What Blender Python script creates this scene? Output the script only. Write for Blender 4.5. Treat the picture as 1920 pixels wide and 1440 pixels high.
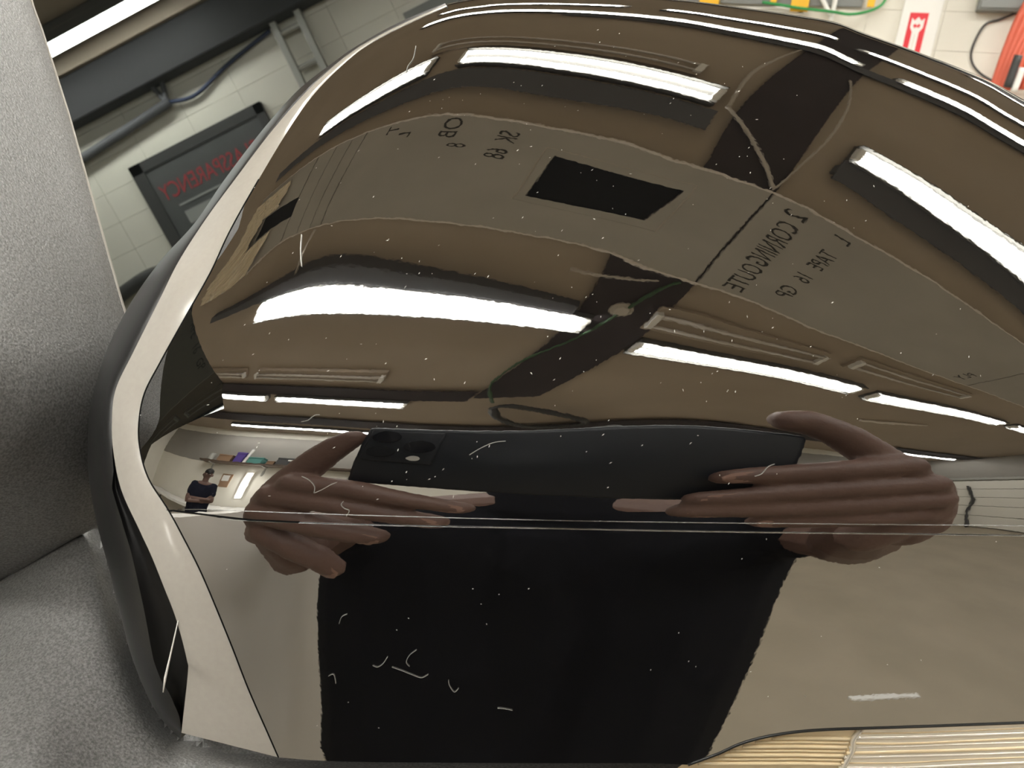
import bpy, bmesh, math, random
import numpy as np
from math import sin, cos, pi, radians as R_
from mathutils import Vector, Matrix
from mathutils.geometry import delaunay_2d_cdt

for o in list(bpy.data.objects):
    bpy.data.objects.remove(o)
SC = bpy.context.scene
COL = SC.collection
rng = random.Random(7)
HC = 1.55                                  # camera height above the floor

# ------------------------------------------------------------ camera
PITCH, ROLL, YAW = R_(20.0), R_(5.0), 0.37847321632029646
FOC, CX, CY = 1400.0, 960.0, 720.0         # focal length in pixels of the 1920 x 1440 frame
_up = np.array([sin(ROLL)*cos(PITCH), -cos(ROLL)*cos(PITCH), -sin(PITCH)])
_fw = np.array([0, 0, 1.0])
_bk = -(_fw - (_fw @ _up)*_up); _bk /= np.linalg.norm(_bk)
_rt = np.cross(_fw, _up); _rt /= np.linalg.norm(_rt)
M_ROOM = np.array([_rt, _bk, _up])         # camera axes -> right, back, up
_c, _s = cos(YAW), sin(YAW)
M_YAW = np.array([[_c, _s, 0], [_s, -_c, 0], [0, 0, 1.0]])
C2W = M_ROOM.T @ M_YAW.T                   # row vectors, camera axes (right, down, ahead) -> world
def W(p):
    q = np.asarray(p, float) @ C2W
    return q + np.array([0, 0, HC])
def RM(r, b, u):                           # right, back, up of the photographer -> world
    q = M_YAW @ np.array([r, b, u]); return Vector((q[0], q[1], q[2] + HC))

cam = bpy.data.cameras.new('camera')
camo = bpy.data.objects.new('camera', cam); COL.objects.link(camo)
m3 = Matrix([[C2W[0][i], -C2W[1][i], -C2W[2][i]] for i in range(3)])
camo.matrix_world = Matrix.Translation((0, 0, HC)) @ m3.to_4x4()
cam.sensor_width = 36.0; cam.lens = 36.0*FOC/1920.0
cam.dof.use_dof = True; cam.dof.focus_distance = .155; cam.dof.aperture_fstop = 48.0
cam.clip_start = 0.002; cam.clip_end = 60
SC.camera = camo

# ------------------------------------------------------------ world, view
w = bpy.data.worlds.new('world'); SC.world = w; w.use_nodes = True
w.node_tree.nodes['Background'].inputs[0].default_value = (0.02, 0.02, 0.02, 1)
w.node_tree.nodes['Background'].inputs[1].default_value = 0.2
vs = SC.view_settings
vs.view_transform = 'Standard'; vs.look = 'None'; vs.gamma = 1.0; vs.use_curve_mapping = False
vs.exposure = 0.0
TUBE_POWER = 54.0

# ------------------------------------------------------------ materials
def mat(name, col, rough=0.5, ior=1.45, metal=0.0, noise=None, bump=None, emit=None, trans=0.0, spec=0.5, coat=0.0, tint=None):
    """noise = (scale, amount, second colour); bump = (scale, distance, detail[, object stretch])"""
    m = bpy.data.materials.new(name); m.use_nodes = True
    nt = m.node_tree; b = nt.nodes['Principled BSDF']
    b.inputs['Base Color'].default_value = (*col, 1)
    b.inputs['Roughness'].default_value = rough
    b.inputs['IOR'].default_value = ior
    b.inputs['Metallic'].default_value = metal
    b.inputs['Transmission Weight'].default_value = trans
    b.inputs['Specular IOR Level'].default_value = spec
    b.inputs['Coat Weight'].default_value = coat
    if tint: b.inputs['Specular Tint'].default_value = (*tint, 1)
    tc = nt.nodes.new('ShaderNodeTexCoord')
    if noise:
        n = nt.nodes.new('ShaderNodeTexNoise'); n.inputs['Scale'].default_value = noise[0]
        n.inputs['Detail'].default_value = 5
        nt.links.new(tc.outputs['Object'], n.inputs['Vector'])
        r = nt.nodes.new('ShaderNodeValToRGB')
        r.color_ramp.elements[0].position = 0.5 - noise[1]; r.color_ramp.elements[1].position = 0.5 + noise[1]
        r.color_ramp.elements[0].color = (*col, 1); r.color_ramp.elements[1].color = (*noise[2], 1)
        nt.links.new(n.outputs['Fac'], r.inputs['Fac']); nt.links.new(r.outputs['Color'], b.inputs['Base Color'])
    if bump:
        n = nt.nodes.new('ShaderNodeTexNoise'); n.inputs['Scale'].default_value = bump[0]
        n.inputs['Detail'].default_value = bump[2]
        if len(bump) > 3:
            mp = nt.nodes.new('ShaderNodeMapping'); mp.inputs['Scale'].default_value = bump[3]
            nt.links.new(tc.outputs['Object'], mp.inputs['Vector']); nt.links.new(mp.outputs['Vector'], n.inputs['Vector'])
        else:
            nt.links.new(tc.outputs['Object'], n.inputs['Vector'])
        bp = nt.nodes.new('ShaderNodeBump'); bp.inputs['Distance'].default_value = bump[1]; bp.inputs['Strength'].default_value = 1
        nt.links.new(n.outputs['Fac'], bp.inputs['Height']); nt.links.new(bp.outputs['Normal'], b.inputs['Normal'])
    if emit:
        b.inputs['Emission Color'].default_value = (*emit[0], 1); b.inputs['Emission Strength'].default_value = emit[1]
    return m

MT = dict(
    paint=mat('gloss_black_paint', (0.003, 0.003, 0.0032), 0.015, 5.0, bump=(900, 1.6e-6, 1)),
    satin=mat('satin_black', (0.014, 0.014, 0.014), 0.34, 1.45, bump=(2500, 1e-5, 2)),
    trim=mat('painted_reflection_grey', (0.43, 0.405, 0.36), 0.16, 1.5, noise=(900, 0.3, (0.40, 0.375, 0.335))),  # reflected light put into the colour, for rim band and panel edge
    recess=mat('matte_black', (0.004, 0.004, 0.004), 0.5, 1.3),
    gap=mat('gap_black', (0.004, 0.004, 0.004), 0.7, 1.2),
    bead=mat('edge_bead', (0.06, 0.055, 0.05), 0.15, 3.0),
    grain=mat('grained_grey_plastic', (0.25, 0.247, 0.24), 0.42, 1.6, noise=(2000, 0.14, (0.125, 0.123, 0.119)), bump=(1700, 1.8e-4, 3)),
    glass=mat('dark_window_glass', (0.006, 0.007, 0.007), 0.0, 2.5, tint=(0.92, 1.0, 0.98)),
    lens=mat('amber_lens', (0.95, 0.78, 0.50), 0.08, 1.7, bump=(300, 1e-4, 2)),
    lensr=mat('silver_reflector', (0.95, 0.90, 0.80), 0.16, 1.5, metal=0.45),
    mglass=mat('mirror_glass', (0.8, 0.8, 0.8), 0.02, metal=1.0),
    white_car=mat('white_car_paint', (0.86, 0.83, 0.77), 0.3, 1.5),
    wall=mat('cream_wall_paint', (0.80, 0.77, 0.68), 0.6, noise=(3, 0.35, (0.74, 0.71, 0.63))),
    wallgrey=mat('grey_wall_paint', (0.33, 0.31, 0.28), 0.7, noise=(2.5, 0.3, (0.28, 0.265, 0.24))),
    joint=mat('mortar_joint', (0.5, 0.48, 0.42), 0.9),
    ceil=mat('brown_plywood', (0.48, 0.405, 0.325), 0.75, noise=(1.3, 0.3, (0.41, 0.34, 0.265))),
    floor=mat('concrete_floor', (0.42, 0.36, 0.27), 0.55, noise=(2.2, 0.28, (0.33, 0.285, 0.21)), bump=(9, 0.003, 6)),
    girder=mat('slate_grey_steel', (0.11, 0.115, 0.125), 0.6, noise=(4, 0.3, (0.09, 0.09, 0.1))),
    soffit=mat('near_black_soffit', (0.022, 0.022, 0.024), 0.7),
    dbeam=mat('dark_brown_beam', (0.045, 0.035, 0.038), 0.6, noise=(6, 0.3, (0.035, 0.026, 0.028))),
    board=mat('grey_cardboard', (0.50, 0.475, 0.435), 0.8, noise=(2.4, 0.3, (0.42, 0.40, 0.365))),
    edge=mat('pale_torn_edge', (0.8, 0.74, 0.68), 0.8),
    ink=mat('black_ink', (0.05, 0.048, 0.045), 0.8),
    black=mat('black_void', (0.008, 0.009, 0.012), 0.8),
    wire=mat('pale_cord', (0.55, 0.5, 0.44), 0.7),
    green=mat('green_cord', (0.06, 0.12, 0.06), 0.6),
    greenb=mat('bright_green_hose', (0.03, 0.30, 0.08), 0.5),
    yellow=mat('yellow_plastic', (0.9, 0.5, 0.01), 0.45),
    red=mat('red_print', (0.72, 0.02, 0.035), 0.4),
    white=mat('white_enamel', (0.85, 0.84, 0.8), 0.35),
    dullw=mat('unlit_tube', (0.62, 0.57, 0.52), 0.4),
    tube=mat('lit_tube', (0.9, 0.9, 0.9), 0.5, emit=((1.0, 0.98, 0.92), TUBE_POWER)),
    hose=mat('coral_red_hose', (0.72, 0.15, 0.09), 0.45),
    dark=mat('dark_rubber', (0.05, 0.05, 0.05), 0.5),
    steel=mat('weathered_steel', (0.42, 0.42, 0.39), 0.5, metal=0.3),
    slate=mat('slate_board', (0.10, 0.105, 0.105), 0.6, noise=(5, 0.3, (0.075, 0.078, 0.08))),
    signred=mat('sign_red', (0.42, 0.045, 0.055), 0.6),
    signgrey=mat('sign_grey', (0.33, 0.34, 0.33), 0.6),
    blue=mat('blue_cord', (0.03, 0.045, 0.10), 0.5),
    greybox=mat('grey_box', (0.22, 0.23, 0.22), 0.5),
    skin=mat('brown_skin', (0.15, 0.088, 0.068), 0.5, noise=(70, 0.3, (0.125, 0.072, 0.056)), bump=(260, 4e-4, 4)),
    nail=mat('finger_nail', (0.27, 0.16, 0.125), 0.3),
    cloth=mat('black_cotton', (0.009, 0.009, 0.011), 0.95, spec=0.1),
    navy=mat('navy_cotton', (0.012, 0.013, 0.022), 0.95, spec=0.1),
    pants=mat('dark_trousers', (0.02, 0.02, 0.024), 0.9, spec=0.2),
    hair=mat('black_hair', (0.01, 0.008, 0.007), 0.7),
    eye=mat('eye_white', (0.7, 0.7, 0.68), 0.3),
    phone=mat('black_phone_case', (0.010, 0.012, 0.016), 0.45),
    lensglass=mat('camera_lens_glass', (0.01, 0.01, 0.012), 0.05),
    flash=mat('flash_window', (0.5, 0.48, 0.44), 0.4),
    teal=mat('teal_plastic', (0.10, 0.30, 0.27), 0.5),
    purple=mat('purple_plastic', (0.10, 0.06, 0.30), 0.5),
    card=mat('brown_card', (0.32, 0.2, 0.12), 0.8),
    wood=mat('shelf_wood', (0.10, 0.07, 0.05), 0.7),
    door=mat('garage_door_paint', (0.82, 0.80, 0.73), 0.45),
    dust=mat('dust_white', (0.85, 0.83, 0.78), 0.8),
    lint=mat('lint_grey', (0.42, 0.41, 0.38), 0.9),
    fixture=mat('grey_fixture', (0.11, 0.108, 0.10), 0.5),
    crumple=mat('crumpled_plastic_sheet', (0.85, 0.74, 0.56), 0.12, 1.8, bump=(12, 0.02, 3)),
)

# ------------------------------------------------------------ object helpers
def link(name, me, parent=None, m=None):
    o = bpy.data.objects.new(name, me); COL.objects.link(o)
    if m is not None and me is not None and hasattr(me, 'materials'): me.materials.append(m)
    if parent is not None: o.parent = parent
    return o
def tag(o, label=None, cat=None, group=None, kind=None):
    if label: o['label'] = label
    if cat: o['category'] = cat
    if group: o['group'] = group
    if kind: o['kind'] = kind
    return o
def thing(name, label, cat, group=None, loc=(0, 0, 0)):
    o = bpy.data.objects.new(name, None); COL.objects.link(o); o.location = loc
    o.empty_display_size = 0.05
    return tag(o, label, cat, group)
def obj(name, bm, m, parent=None, smooth=False):
    me = bpy.data.meshes.new(name); bm.normal_update(); bm.to_mesh(me); bm.free()
    if smooth: me.shade_smooth()
    o = link(name, me, parent, m)
    if parent is not None: o.matrix_parent_inverse = Matrix.Translation(-parent.location)
    return o
def BM(): return bmesh.new()
def box(bm, lo, hi, bev=0.0, rot=None):
    c = [(a + b)/2 for a, b in zip(lo, hi)]; s = [abs(b - a) for a, b in zip(lo, hi)]
    r = bmesh.ops.create_cube(bm, size=1.0)
    bmesh.ops.scale(bm, vec=s, verts=r['verts'])
    if bev: 
        es = list({e for v in r['verts'] for e in v.link_edges})
        g = bmesh.ops.bevel(bm, geom=es, offset=bev, segments=2, profile=0.5, affect='EDGES')
        vs_ = list({v for f in g['faces'] for v in f.verts} | {v for v in r['verts'] if v.is_valid})
    else: vs_ = r['verts']
    if rot is not None: bmesh.ops.rotate(bm, verts=vs_, cent=(0, 0, 0), matrix=rot)
    bmesh.ops.translate(bm, vec=c, verts=vs_)
    return bm
def tube(bm, pts, r, n=8, cap=True):
    pts = [Vector(p) for p in pts]; rings = []
    rr = r if isinstance(r, (list, tuple)) else [r]*len(pts)
    ref = None
    for i, p in enumerate(pts):
        t = (pts[min(i+1, len(pts)-1)] - pts[max(i-1, 0)]).normalized()
        if ref is None:
            ref = Vector((0, 0, 1)) if abs(t.z) < 0.9 else Vector((1, 0, 0))
        a = (ref - t*ref.dot(t)).normalized(); b = t.cross(a); ref = a
        rings.append([bm.verts.new(p + (a*cos(2*pi*k/n) + b*sin(2*pi*k/n))*rr[i]) for k in range(n)])
    for i in range(len(rings)-1):
        for k in range(n):
            bm.faces.new((rings[i][k], rings[i][(k+1) % n], rings[i+1][(k+1) % n], rings[i+1][k]))
    if cap:
        bm.faces.new(rings[0][::-1]); bm.faces.new(rings[-1])
    return bm
def spline(P, n):
    P = [np.array(p, float) for p in P]; out = []
    for k in range(n):
        x = k/(n-1)*(len(P)-1); i = min(int(x), len(P)-2); t = x - i
        p0, p1, p2, p3 = P[max(i-1, 0)], P[i], P[i+1], P[min(i+2, len(P)-1)]
        out.append(.5*((2*p1)+(-p0+p2)*t+(2*p0-5*p1+4*p2-p3)*t*t+(-p0+3*p1-3*p2+p3)*t**3))
    return np.array(out)
def text_mesh(name, s, size, mat_, parent, M, sx=1.0, extr=0.0008, align='CENTER'):
    cu = bpy.data.curves.new(name, 'FONT'); cu.body = s; cu.size = size; cu.align_x = align; cu.align_y = 'CENTER'; cu.extrude = extr
    cu.resolution_u = 3
    t = bpy.data.objects.new(name, cu); COL.objects.link(t)
    me = bpy.data.meshes.new_from_object(t.evaluated_get(bpy.context.evaluated_depsgraph_get()))
    bpy.data.objects.remove(t)
    me.transform(Matrix.Diagonal((sx, 1, 1, 1))); me.transform(M); me.name = name
    me.materials.clear()
    o = link(name, me, parent, mat_)
    if parent is not None: o.matrix_parent_inverse = Matrix.Translation(-parent.location)
    return o

# ============================================================ ROOM (z0 = camera-relative heights + HC)
X0, X1, Y0, Y1, ZC = -5.2, 7.4, -4.3, 5.3, 2.0 + HC
def struct(name, bm, m): return tag(obj(name, bm, m), kind='structure')
struct('floor', box(BM(), (X0-.1, Y0-.1, -.1), (X1+.1, Y1+.1, 0)), MT['floor'])
struct('ceiling', box(BM(), (X0-.1, Y0-.1, ZC), (X1+.1, Y1+.1, ZC+.1)), MT['ceil'])
struct('wall_left', box(BM(), (X0-.1, Y0, 0), (X0, Y1, ZC)), MT['wall'])
struct('wall_right', box(BM(), (X1, Y0, 0), (X1+.1, Y1, ZC)), MT['wallgrey'])
struct('wall_back', box(BM(), (X0, Y0-.1, 0), (X1, Y0, ZC)), MT['wall'])
wf = struct('wall_front', box(BM(), (X0, Y1+.03, 0), (X1, Y1+.13, ZC)), MT['wall'])
# painted block courses of the front wall
blk = []
bm = BM(); box(bm, (.0008, 0, .0008), (.3992, .034, .2045), .0008)
me_full = bpy.data.meshes.new('block'); bm.to_mesh(me_full); bm.free(); me_full.materials.append(MT['wall'])
zb = HC + 0.53
for r in range(-6, 6):
    for k in range(-6, 9):
        o = bpy.data.objects.new('block', me_full); COL.objects.link(o); o.parent = wf
        o.location = (0.34 + k*.4 + (0.2 if r % 2 == 0 and False else 0), Y1, zb + r*.2053)
struct('trim_1', box(BM(), (X0, Y1-.16, HC+1.60), (X1, Y1+.02, HC+1.87), .01), MT['soffit'])
struct('trim_3', box(BM(), (X0, Y1-.20, HC+1.87), (X1, Y1+.02, ZC), .004), MT['ceil'])
# grey painted upper band of the back wall
struct('trim_2', box(BM(), (X0, Y0, HC+.62), (X1, Y0+.02, HC+1.75)), MT['wallgrey'])
# roller garage door in the right wall
gd = bpy.data.objects.new('door_1', None); COL.objects.link(gd); gd['kind'] = 'structure'; gd.location = (X1, -1.8, 0)
for i in range(5):
    bm = BM(); z0 = HC - 1.53 + i*.46
    box(bm, (X1-.05, -4.2, z0+.012), (X1-.01, 2.2, z0+.452), .008)
    obj('door_panel', bm, MT['door'], gd)
bm = BM(); box(bm, (X1-.09, -4.25, HC+.82), (X1-.01, 2.3, HC+.94), .01)
obj('track', bm, MT['steel'], gd)

# ---------------------------------------------------------------- ceiling steel and timber
def girder(lo, hi, m, label, name='ceiling_girder'):
    t = thing(name, label, 'beam', loc=((lo[0]+hi[0])/2, (lo[1]+hi[1])/2, lo[2]))
    bm = BM(); box(bm, (lo[0], lo[1], lo[2]), (hi[0], hi[1], lo[2]+.012), .002); obj('bottom_flange', bm, m, t)
    ym = (lo[1]+hi[1])/2; xm = (lo[0]+hi[0])/2
    bm = BM()
    if hi[0]-lo[0] > hi[1]-lo[1]: box(bm, (lo[0], ym-.03, lo[2]+.012), (hi[0], ym+.03, hi[2]))
    else: box(bm, (xm-.05, lo[1], lo[2]+.012), (xm+.05, hi[1], hi[2]))
    obj('web', bm, m, t)
    return t
girder((-3.2, .72, HC+1.93), (.15, .86, ZC), MT['girder'], 'slate grey steel girder beside the front pair of lit lamps, left run')
girder((.75, .78, HC+1.93), (4.5, .92, ZC), MT['girder'], 'slate grey steel girder beside the front lamps, right run')
girder((-3.0, -.935, HC+1.90), (.20, -.865, ZC), MT['girder'], 'slate grey steel girder beside the long single lamp behind the cardboard strip')
girder((-.9, 2.10, HC+1.93), (4.5, 2.26, ZC), MT['girder'], 'slate grey steel girder near the far pair of lamps')
girder((X0, -2.26, HC+1.95), (.2, -2.05, ZC), MT['dbeam'], 'dark timber joist in front of the third lamp row', 'ceiling_joist')
girder((X0, -3.40, HC+1.93), (X1, -3.05, ZC), MT['dbeam'], 'dark timber joist between the third and fourth lamp rows', 'ceiling_joist')
girder((.22, -2.2, HC+1.965), (.58, 5.0, ZC), MT['dbeam'], 'wide dark brown beam crossing above the cardboard strip', 'cross_beam')

# ---------------------------------------------------------------- fluorescent lamps
def lamp(x0, x1, y, lit, label, sep=.055, n=2, rad=.014, z=HC+1.92):
    t = thing('fluorescent_lamp', label, 'lamp', 'fluorescent ceiling lamps', ((x0+x1)/2, y, z))
    w_ = sep + .05
    bm = BM(); box(bm, (x0-.03, y-w_*.5-.03, z+.03), (x1+.03, y+w_*.5+.03, ZC-.002), .006)
    for s in ((-1, 1) if lit else ()): box(bm, (x0-.03, y+s*(w_*.5+.026)-.004, z-.016), (x1+.03, y+s*(w_*.5+.026)+.004, z+.034))  # side lips added to keep direct tube light off the ceiling
    obj('lamp_body', bm, MT['fixture'] if lit else MT['ceil'], t)
    for s in ((-1, 1) if n == 2 else (0,)):
        bm = BM(); tube(bm, [(x0, y+s*sep/2, z), (x1, y+s*sep/2, z)], rad, 10); obj('tube', bm, MT['tube'] if lit else MT['dullw'], t, True)
    for xe in (x0-.03, x1):
        bm = BM(); box(bm, (xe, y-sep*.5-.018, z-.018), (xe+.03, y+sep*.5+.018, z+.035), .004); obj('end_cap', bm, MT['white'], t)
    return t
lamp(-2.45, -1.34, 1.0, True, 'lit double tube ceiling lamp at the left end of the front row', .075)
lamp(-1.02, .09, 1.0, True, 'lit double tube lamp left of the dark cross beam, in the front row', .10)
lamp(.80, 2.3, 1.0, True, 'lit double tube lamp right of the dark cross beam, in the front row', .06)
lamp(2.5, 3.9, 1.0, True, 'lit double tube ceiling lamp at the right end of the front row', .06)
lamp(-2.03, .27, -1.03, True, 'long bright lit lamp with one broad glow behind the cardboard strip', .066, rad=.032)
lamp(.62, 2.05, -1.18, True, 'lit double tube ceiling lamp behind the strip, just right of the cross beam', .09)
lamp(2.28, 4.15, -1.22, True, 'lit double tube ceiling lamp behind the strip, farthest right', .09)
lamp(4.45, 6.3, -1.2, True, 'lit double tube ceiling lamp behind the strip, at the garage door end', .09)
lamp(4.3, 5.9, 1.0, True, 'added lit double tube lamp out of view in the front row, brightening the garage door', .06)  # extra lamp, added to light the garage door
lamp(-2.70, -1.74, -2.36, True, 'short lit lamp at the left of the third row', .05, 1, rad=.03)
lamp(-1.55, -.20, -2.36, True, 'lit lamp in the third row nearest the phone', .05, 1, rad=.03)
lamp(-2.68, .2, -3.71, True, 'lit single lamp in the last row before the shelf wall', .05, 1, rad=.03)
lamp(5.6, 7.15, -3.45, True, 'lit single lamp in the last row before the garage door', .05, 1, rad=.03)
lamp(-2.1, .50, 2.30, True, 'lit lamp in the far row left of the cross beam', .05, 1, rad=.028)
lamp(.72, 2.6, 2.30, True, 'lit lamp in the far row right of the cross beam', .05, 1, rad=.028)
lamp(-2.2, -.88, 2.93, True, 'lit lamp in the farthest row, left one', .05, 1, rad=.03)
lamp(-.62, .30, 2.93, True, 'lit lamp in the farthest row, short middle one', .05, 1, rad=.03)
lamp(.50, 1.9, 2.95, True, 'lit lamp in the farthest row, right of the cross beam', .05, 1, rad=.03)
lamp(1.1, 3.1, 4.80, True, 'lit lamp near the front wall, mirrored at the top of the car window', .09, 2, rad=.035)
lamp(-1.4, -.05, 1.26, False, 'unlit double tube lamp beyond the front lit row, left', .09)
lamp(.56, 1.5, -.87, False, 'unlit double tube lamp beside the strip right of the cross beam', .09)
lamp(1.75, 2.8, -.80, False, 'unlit double tube lamp beside the strip, second from the cross beam', .09)
lamp(-3.3, -2.1, -1.83, False, 'unlit lamp between second and third rows, far left', .05)
lamp(-1.86, -.5, -1.83, False, 'unlit lamp between second and third rows, nearer the phone', .05)

# ---------------------------------------------------------------- printed cardboard strip under the ceiling
ZS = HC + 1.95
st = thing('cardboard_strip', 'long grey printed cardboard strip with a square black hatch under the ceiling', 'board', loc=(0, 0, ZS))
hx0, hx1, hy0, hy1 = -.265, .225, -.145, .345
xs = [(-3.4, -2.22, None), (-2.22, -1.95, None), (-1.95, -1.74, None), (-1.74, -1.58, None), (.575, 2.55, None), (2.56, 4.6, None)]
for a, b, _ in xs:
    if a == -3.4:
        for lo, hi in (((-3.4, -.56, ZS), (-2.235, -.26, ZS+.03)), ((-3.4, .03, ZS), (-2.235, .55, ZS+.03)), ((-3.4, -.26, ZS), (-3.0, .03, ZS+.03))):
            obj('board_panel', box(BM(), lo, hi, .003), MT['board'], st)
    else:
        obj('board_panel', box(BM(), (a+.004, -.56, ZS), (b-.004, .55, ZS+.03), .003), MT['board'], st)
bm = BM()
box(bm, (-1.572, -.56, ZS), (hx0, .55, ZS+.03)); box(bm, (hx1, -.56, ZS), (.565, .55, ZS+.03))
box(bm, (hx0, -.56, ZS), (hx1, hy0, ZS+.03)); box(bm, (hx0, hy1, ZS), (hx1, .55, ZS+.03))
obj('board_panel', bm, MT['board'], st)
obj('hatch', box(BM(), (hx0-.02, hy0-.02, ZS+.026), (hx1+.02, hy1+.02, ZS+.032)), MT['black'], st)
obj('hatch', box(BM(), (-3.02, -.28, ZS+.026), (-2.2, .05, ZS+.032)), MT['black'], st)
for P in (((-.305, -.215), (-.31, .40)), ((-.31, .40), (.25, .425)), ((.25, .425), (.30, -.25)), ((.30, -.25), (-.305, -.215))):
    pts = spline([(*P[0], ZS-.001), (.5*(P[0][0]+P[1][0])+.004, .5*(P[0][1]+P[1][1])-.003, ZS-.002), (*P[1], ZS-.001)], 9)
    obj('crease', tube(BM(), pts, .0028, 5), MT['board'] if P[0][0] > .29 else MT['wire'], st)
for ys in (.55, -.56):
    bm = BM(); pts = [(x_, ys + rng.uniform(-.006, .006), ZS-.001) for x_ in np.arange(-3.4, 4.61, .05)]
    tube(bm, pts, .0085, 6); obj('torn_edge', bm, MT['edge'], st)
def strip_text(s, x_, y_, size, sx=1.0):
    # read from below: text runs towards -y, letter tops towards -x
    Mx = Matrix(((0, -1, 0, x_), (-1, 0, 0, y_), (0, 0, -1, ZS-.0012), (0, 0, 0, 1)))
    return text_mesh('lettering', s, size, MT['ink'], st, Mx, sx)
for s_, y_, x_, h_, k_ in (('2', .46, .73, .16, .8), ('CORNING', .10, .735, .15, .8), ('OUTE', -.36, .745, .15, .8), ('L', .46, .97, .13, .9), ('TAPE', .18, .97, .13, .85),
                           ('16', -.10, .97, .13, .9), ('GP', -.33, .97, .13, .9), ('OB', .44, -.82, .17, .8), ('8', .27, -.72, .17, .6), ('SK', .42, -.49, .14, .7), ('68', .24, -.49, .15, .8),
                           ('T', .48, -1.28, .14, 1.0), ('L', .40, -1.15, .14, 1.0)):
    strip_text(s_, x_, y_, h_, k_)
strip_text('PLY', 2.35, -.38, .14, .9)

# crumpled plastic sheet hanging at the strip's left end
bm = BM(); n = 28
g = [[bm.verts.new((-3.5 + .9*i/n, -.55+1.0*j/n, HC+1.875 + .045*rng.random() - .02*sin(i*.7+j*.4))) for j in range(n+1)] for i in range(n+1)]
bm2 = bm
for i in range(n):
    for j in range(n):
        if -3.02 < -3.5+.9*(i+.5)/n < -2.3 and -.28 < -.55+1.0*(j+.5)/n < .05: continue
        bm.faces.new((g[i][j], g[i][j+1], g[i+1][j+1], g[i+1][j]))
bmesh.ops.delete(bm, geom=[v for v in bm.verts if not v.link_faces], context='VERTS')
tag(obj('plastic_sheet', bm, MT['crumple']), 'crumpled amber plastic sheet around the left end of the cardboard strip', 'plastic sheet')

# ---------------------------------------------------------------- cords on the ceiling
def cord(name, pts, r, m, label, cat='cord', n=30):
    return tag(obj(name, tube(BM(), spline([Vector(p) + Vector((0, 0, HC)) for p in pts], n), r, 6), m, smooth=True), label, cat)
cord('extension_cord', [(.175, .93, 1.945), (.14, 1.4, 1.955), (.16, 1.8, 1.96), (.19, 2.15, 1.94)], .009, MT['wire'], 'pale cord along the left edge of the dark beam')
cord('extension_cord', [(.17, .92, 1.93), (.3, .80, 1.94), (.45, .68, 1.94), (.545, .575, 1.93)], .011, MT['wire'], 'pale cord slanting across the beam to the strip edge')
cord('extension_cord', [(.55, 1.86, 1.955), (.62, 1.4, 1.95), (.63, 1.0, 1.94), (.59, .75, 1.94), (.55, .56, 1.93)], .006, MT['wire'], 'thin grey cord curving down the right edge of the dark beam')
cord('extension_cord', [(.10, -.70, 1.955), (.24, -.67, 1.95), (.38, -.63, 1.945), (.43, -.61, 1.94)], .006, MT['wire'], 'thin pale cord behind the strip ending at the green cord')
cord('extension_cord', [(.51, -.585, 1.94), (.46, -.66, 1.94), (.39, -.86, 1.94), (.31, -1.2, 1.94), (.21, -1.52, 1.94), (.2, -1.8, 1.93), (.24, -1.98, 1.92), (.37, -2.24, 1.9)], .009, MT['green'], 'green cord running along the dark beam to its end')
cord('extension_cord', [(-1.62, -.58, 1.93), (-1.66, -.72, 1.9), (-1.69, -.86, 1.94)], .014, MT['wire'], 'short pale cord hanging at the strip edge, far left')

cord('coiled_hose', [(.42, -2.36, 1.9), (.58, -2.66, 1.88), (.89, -2.96, 1.87), (1.22, -3.04, 1.88), (1.24, -2.93, 1.9), (.88, -2.59, 1.89), (.59, -2.36, 1.88), (.46, -2.31, 1.89), (.42, -2.38, 1.9)], .028, MT['dark'], 'black hose loop hanging from the ceiling past the dark beam end', 'hose', 48)
cd = thing('smoke_detector', 'round pale ceiling disc beside the green cord on the dark beam', 'detector', loc=(.386, -.85, HC+1.93))
obj('base', tube(BM(), [(.386, -.85, HC+1.945), (.386, -.85, HC+1.966)], .052, 20), MT['wire'], cd)
obj('cover', tube(BM(), [(.386, -.85, HC+1.925), (.386, -.85, HC+1.945)], [.034, .046], 20), MT['wire'], cd)
wl = thing('ceiling_batten', 'thin pale batten lying across the ceiling right of the thumb', 'batten', loc=(3.3, -1.85, HC+1.95))
obj('strip', tube(BM(), [(2.9, -1.93, HC+1.96), (3.3, -1.84, HC+1.955), (3.7, -1.76, HC+1.96)], [.03, .036, .012], 6), MT['edge'], wl)

# ---------------------------------------------------------------- shelf and things along the back wall
sh = thing('wall_shelf', 'long dark wooden shelf high on the back wall', 'shelf', loc=(-1.4, Y0+.2, HC+.62))
obj('shelf_board', box(BM(), (-2.9, Y0+.02, HC+.60), (.4, Y0+.42, HC+.65), .004), MT['wood'], sh)
for x_ in (-2.6, -1.4, -.2):
    bm = BM(); box(bm, (x_-.015, Y0+.02, HC+.30), (x_+.015, Y0+.05, HC+.60)); box(bm, (x_-.015, Y0+.03, HC+.57), (x_+.015, Y0+.36, HC+.60))
    obj('bracket', bm, MT['steel'], sh)
zt = HC + .651
def crate(x0, x1, h, m, label, name, cat, d=.26, lid=True):
    t = thing(name, label, cat, loc=((x0+x1)/2, Y0+.25, zt))
    obj('body', box(BM(), (x0, Y0+.12, zt), (x1, Y0+.12+d, zt+h*.82), .01), m, t)
    obj('lid', box(BM(), (x0-.008, Y0+.112, zt+h*.82), (x1+.008, Y0+.128+d, zt+h), .008), m, t)
    return t
c = crate(-1.22, -.75, .24, MT['dark'], 'long black equipment case on the shelf', 'equipment_case', 'case')
obj('latch', box(BM(), (-1.06, Y0+.38, zt+.13), (-.97, Y0+.395, zt+.18), .004), MT['white'], c)
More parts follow.
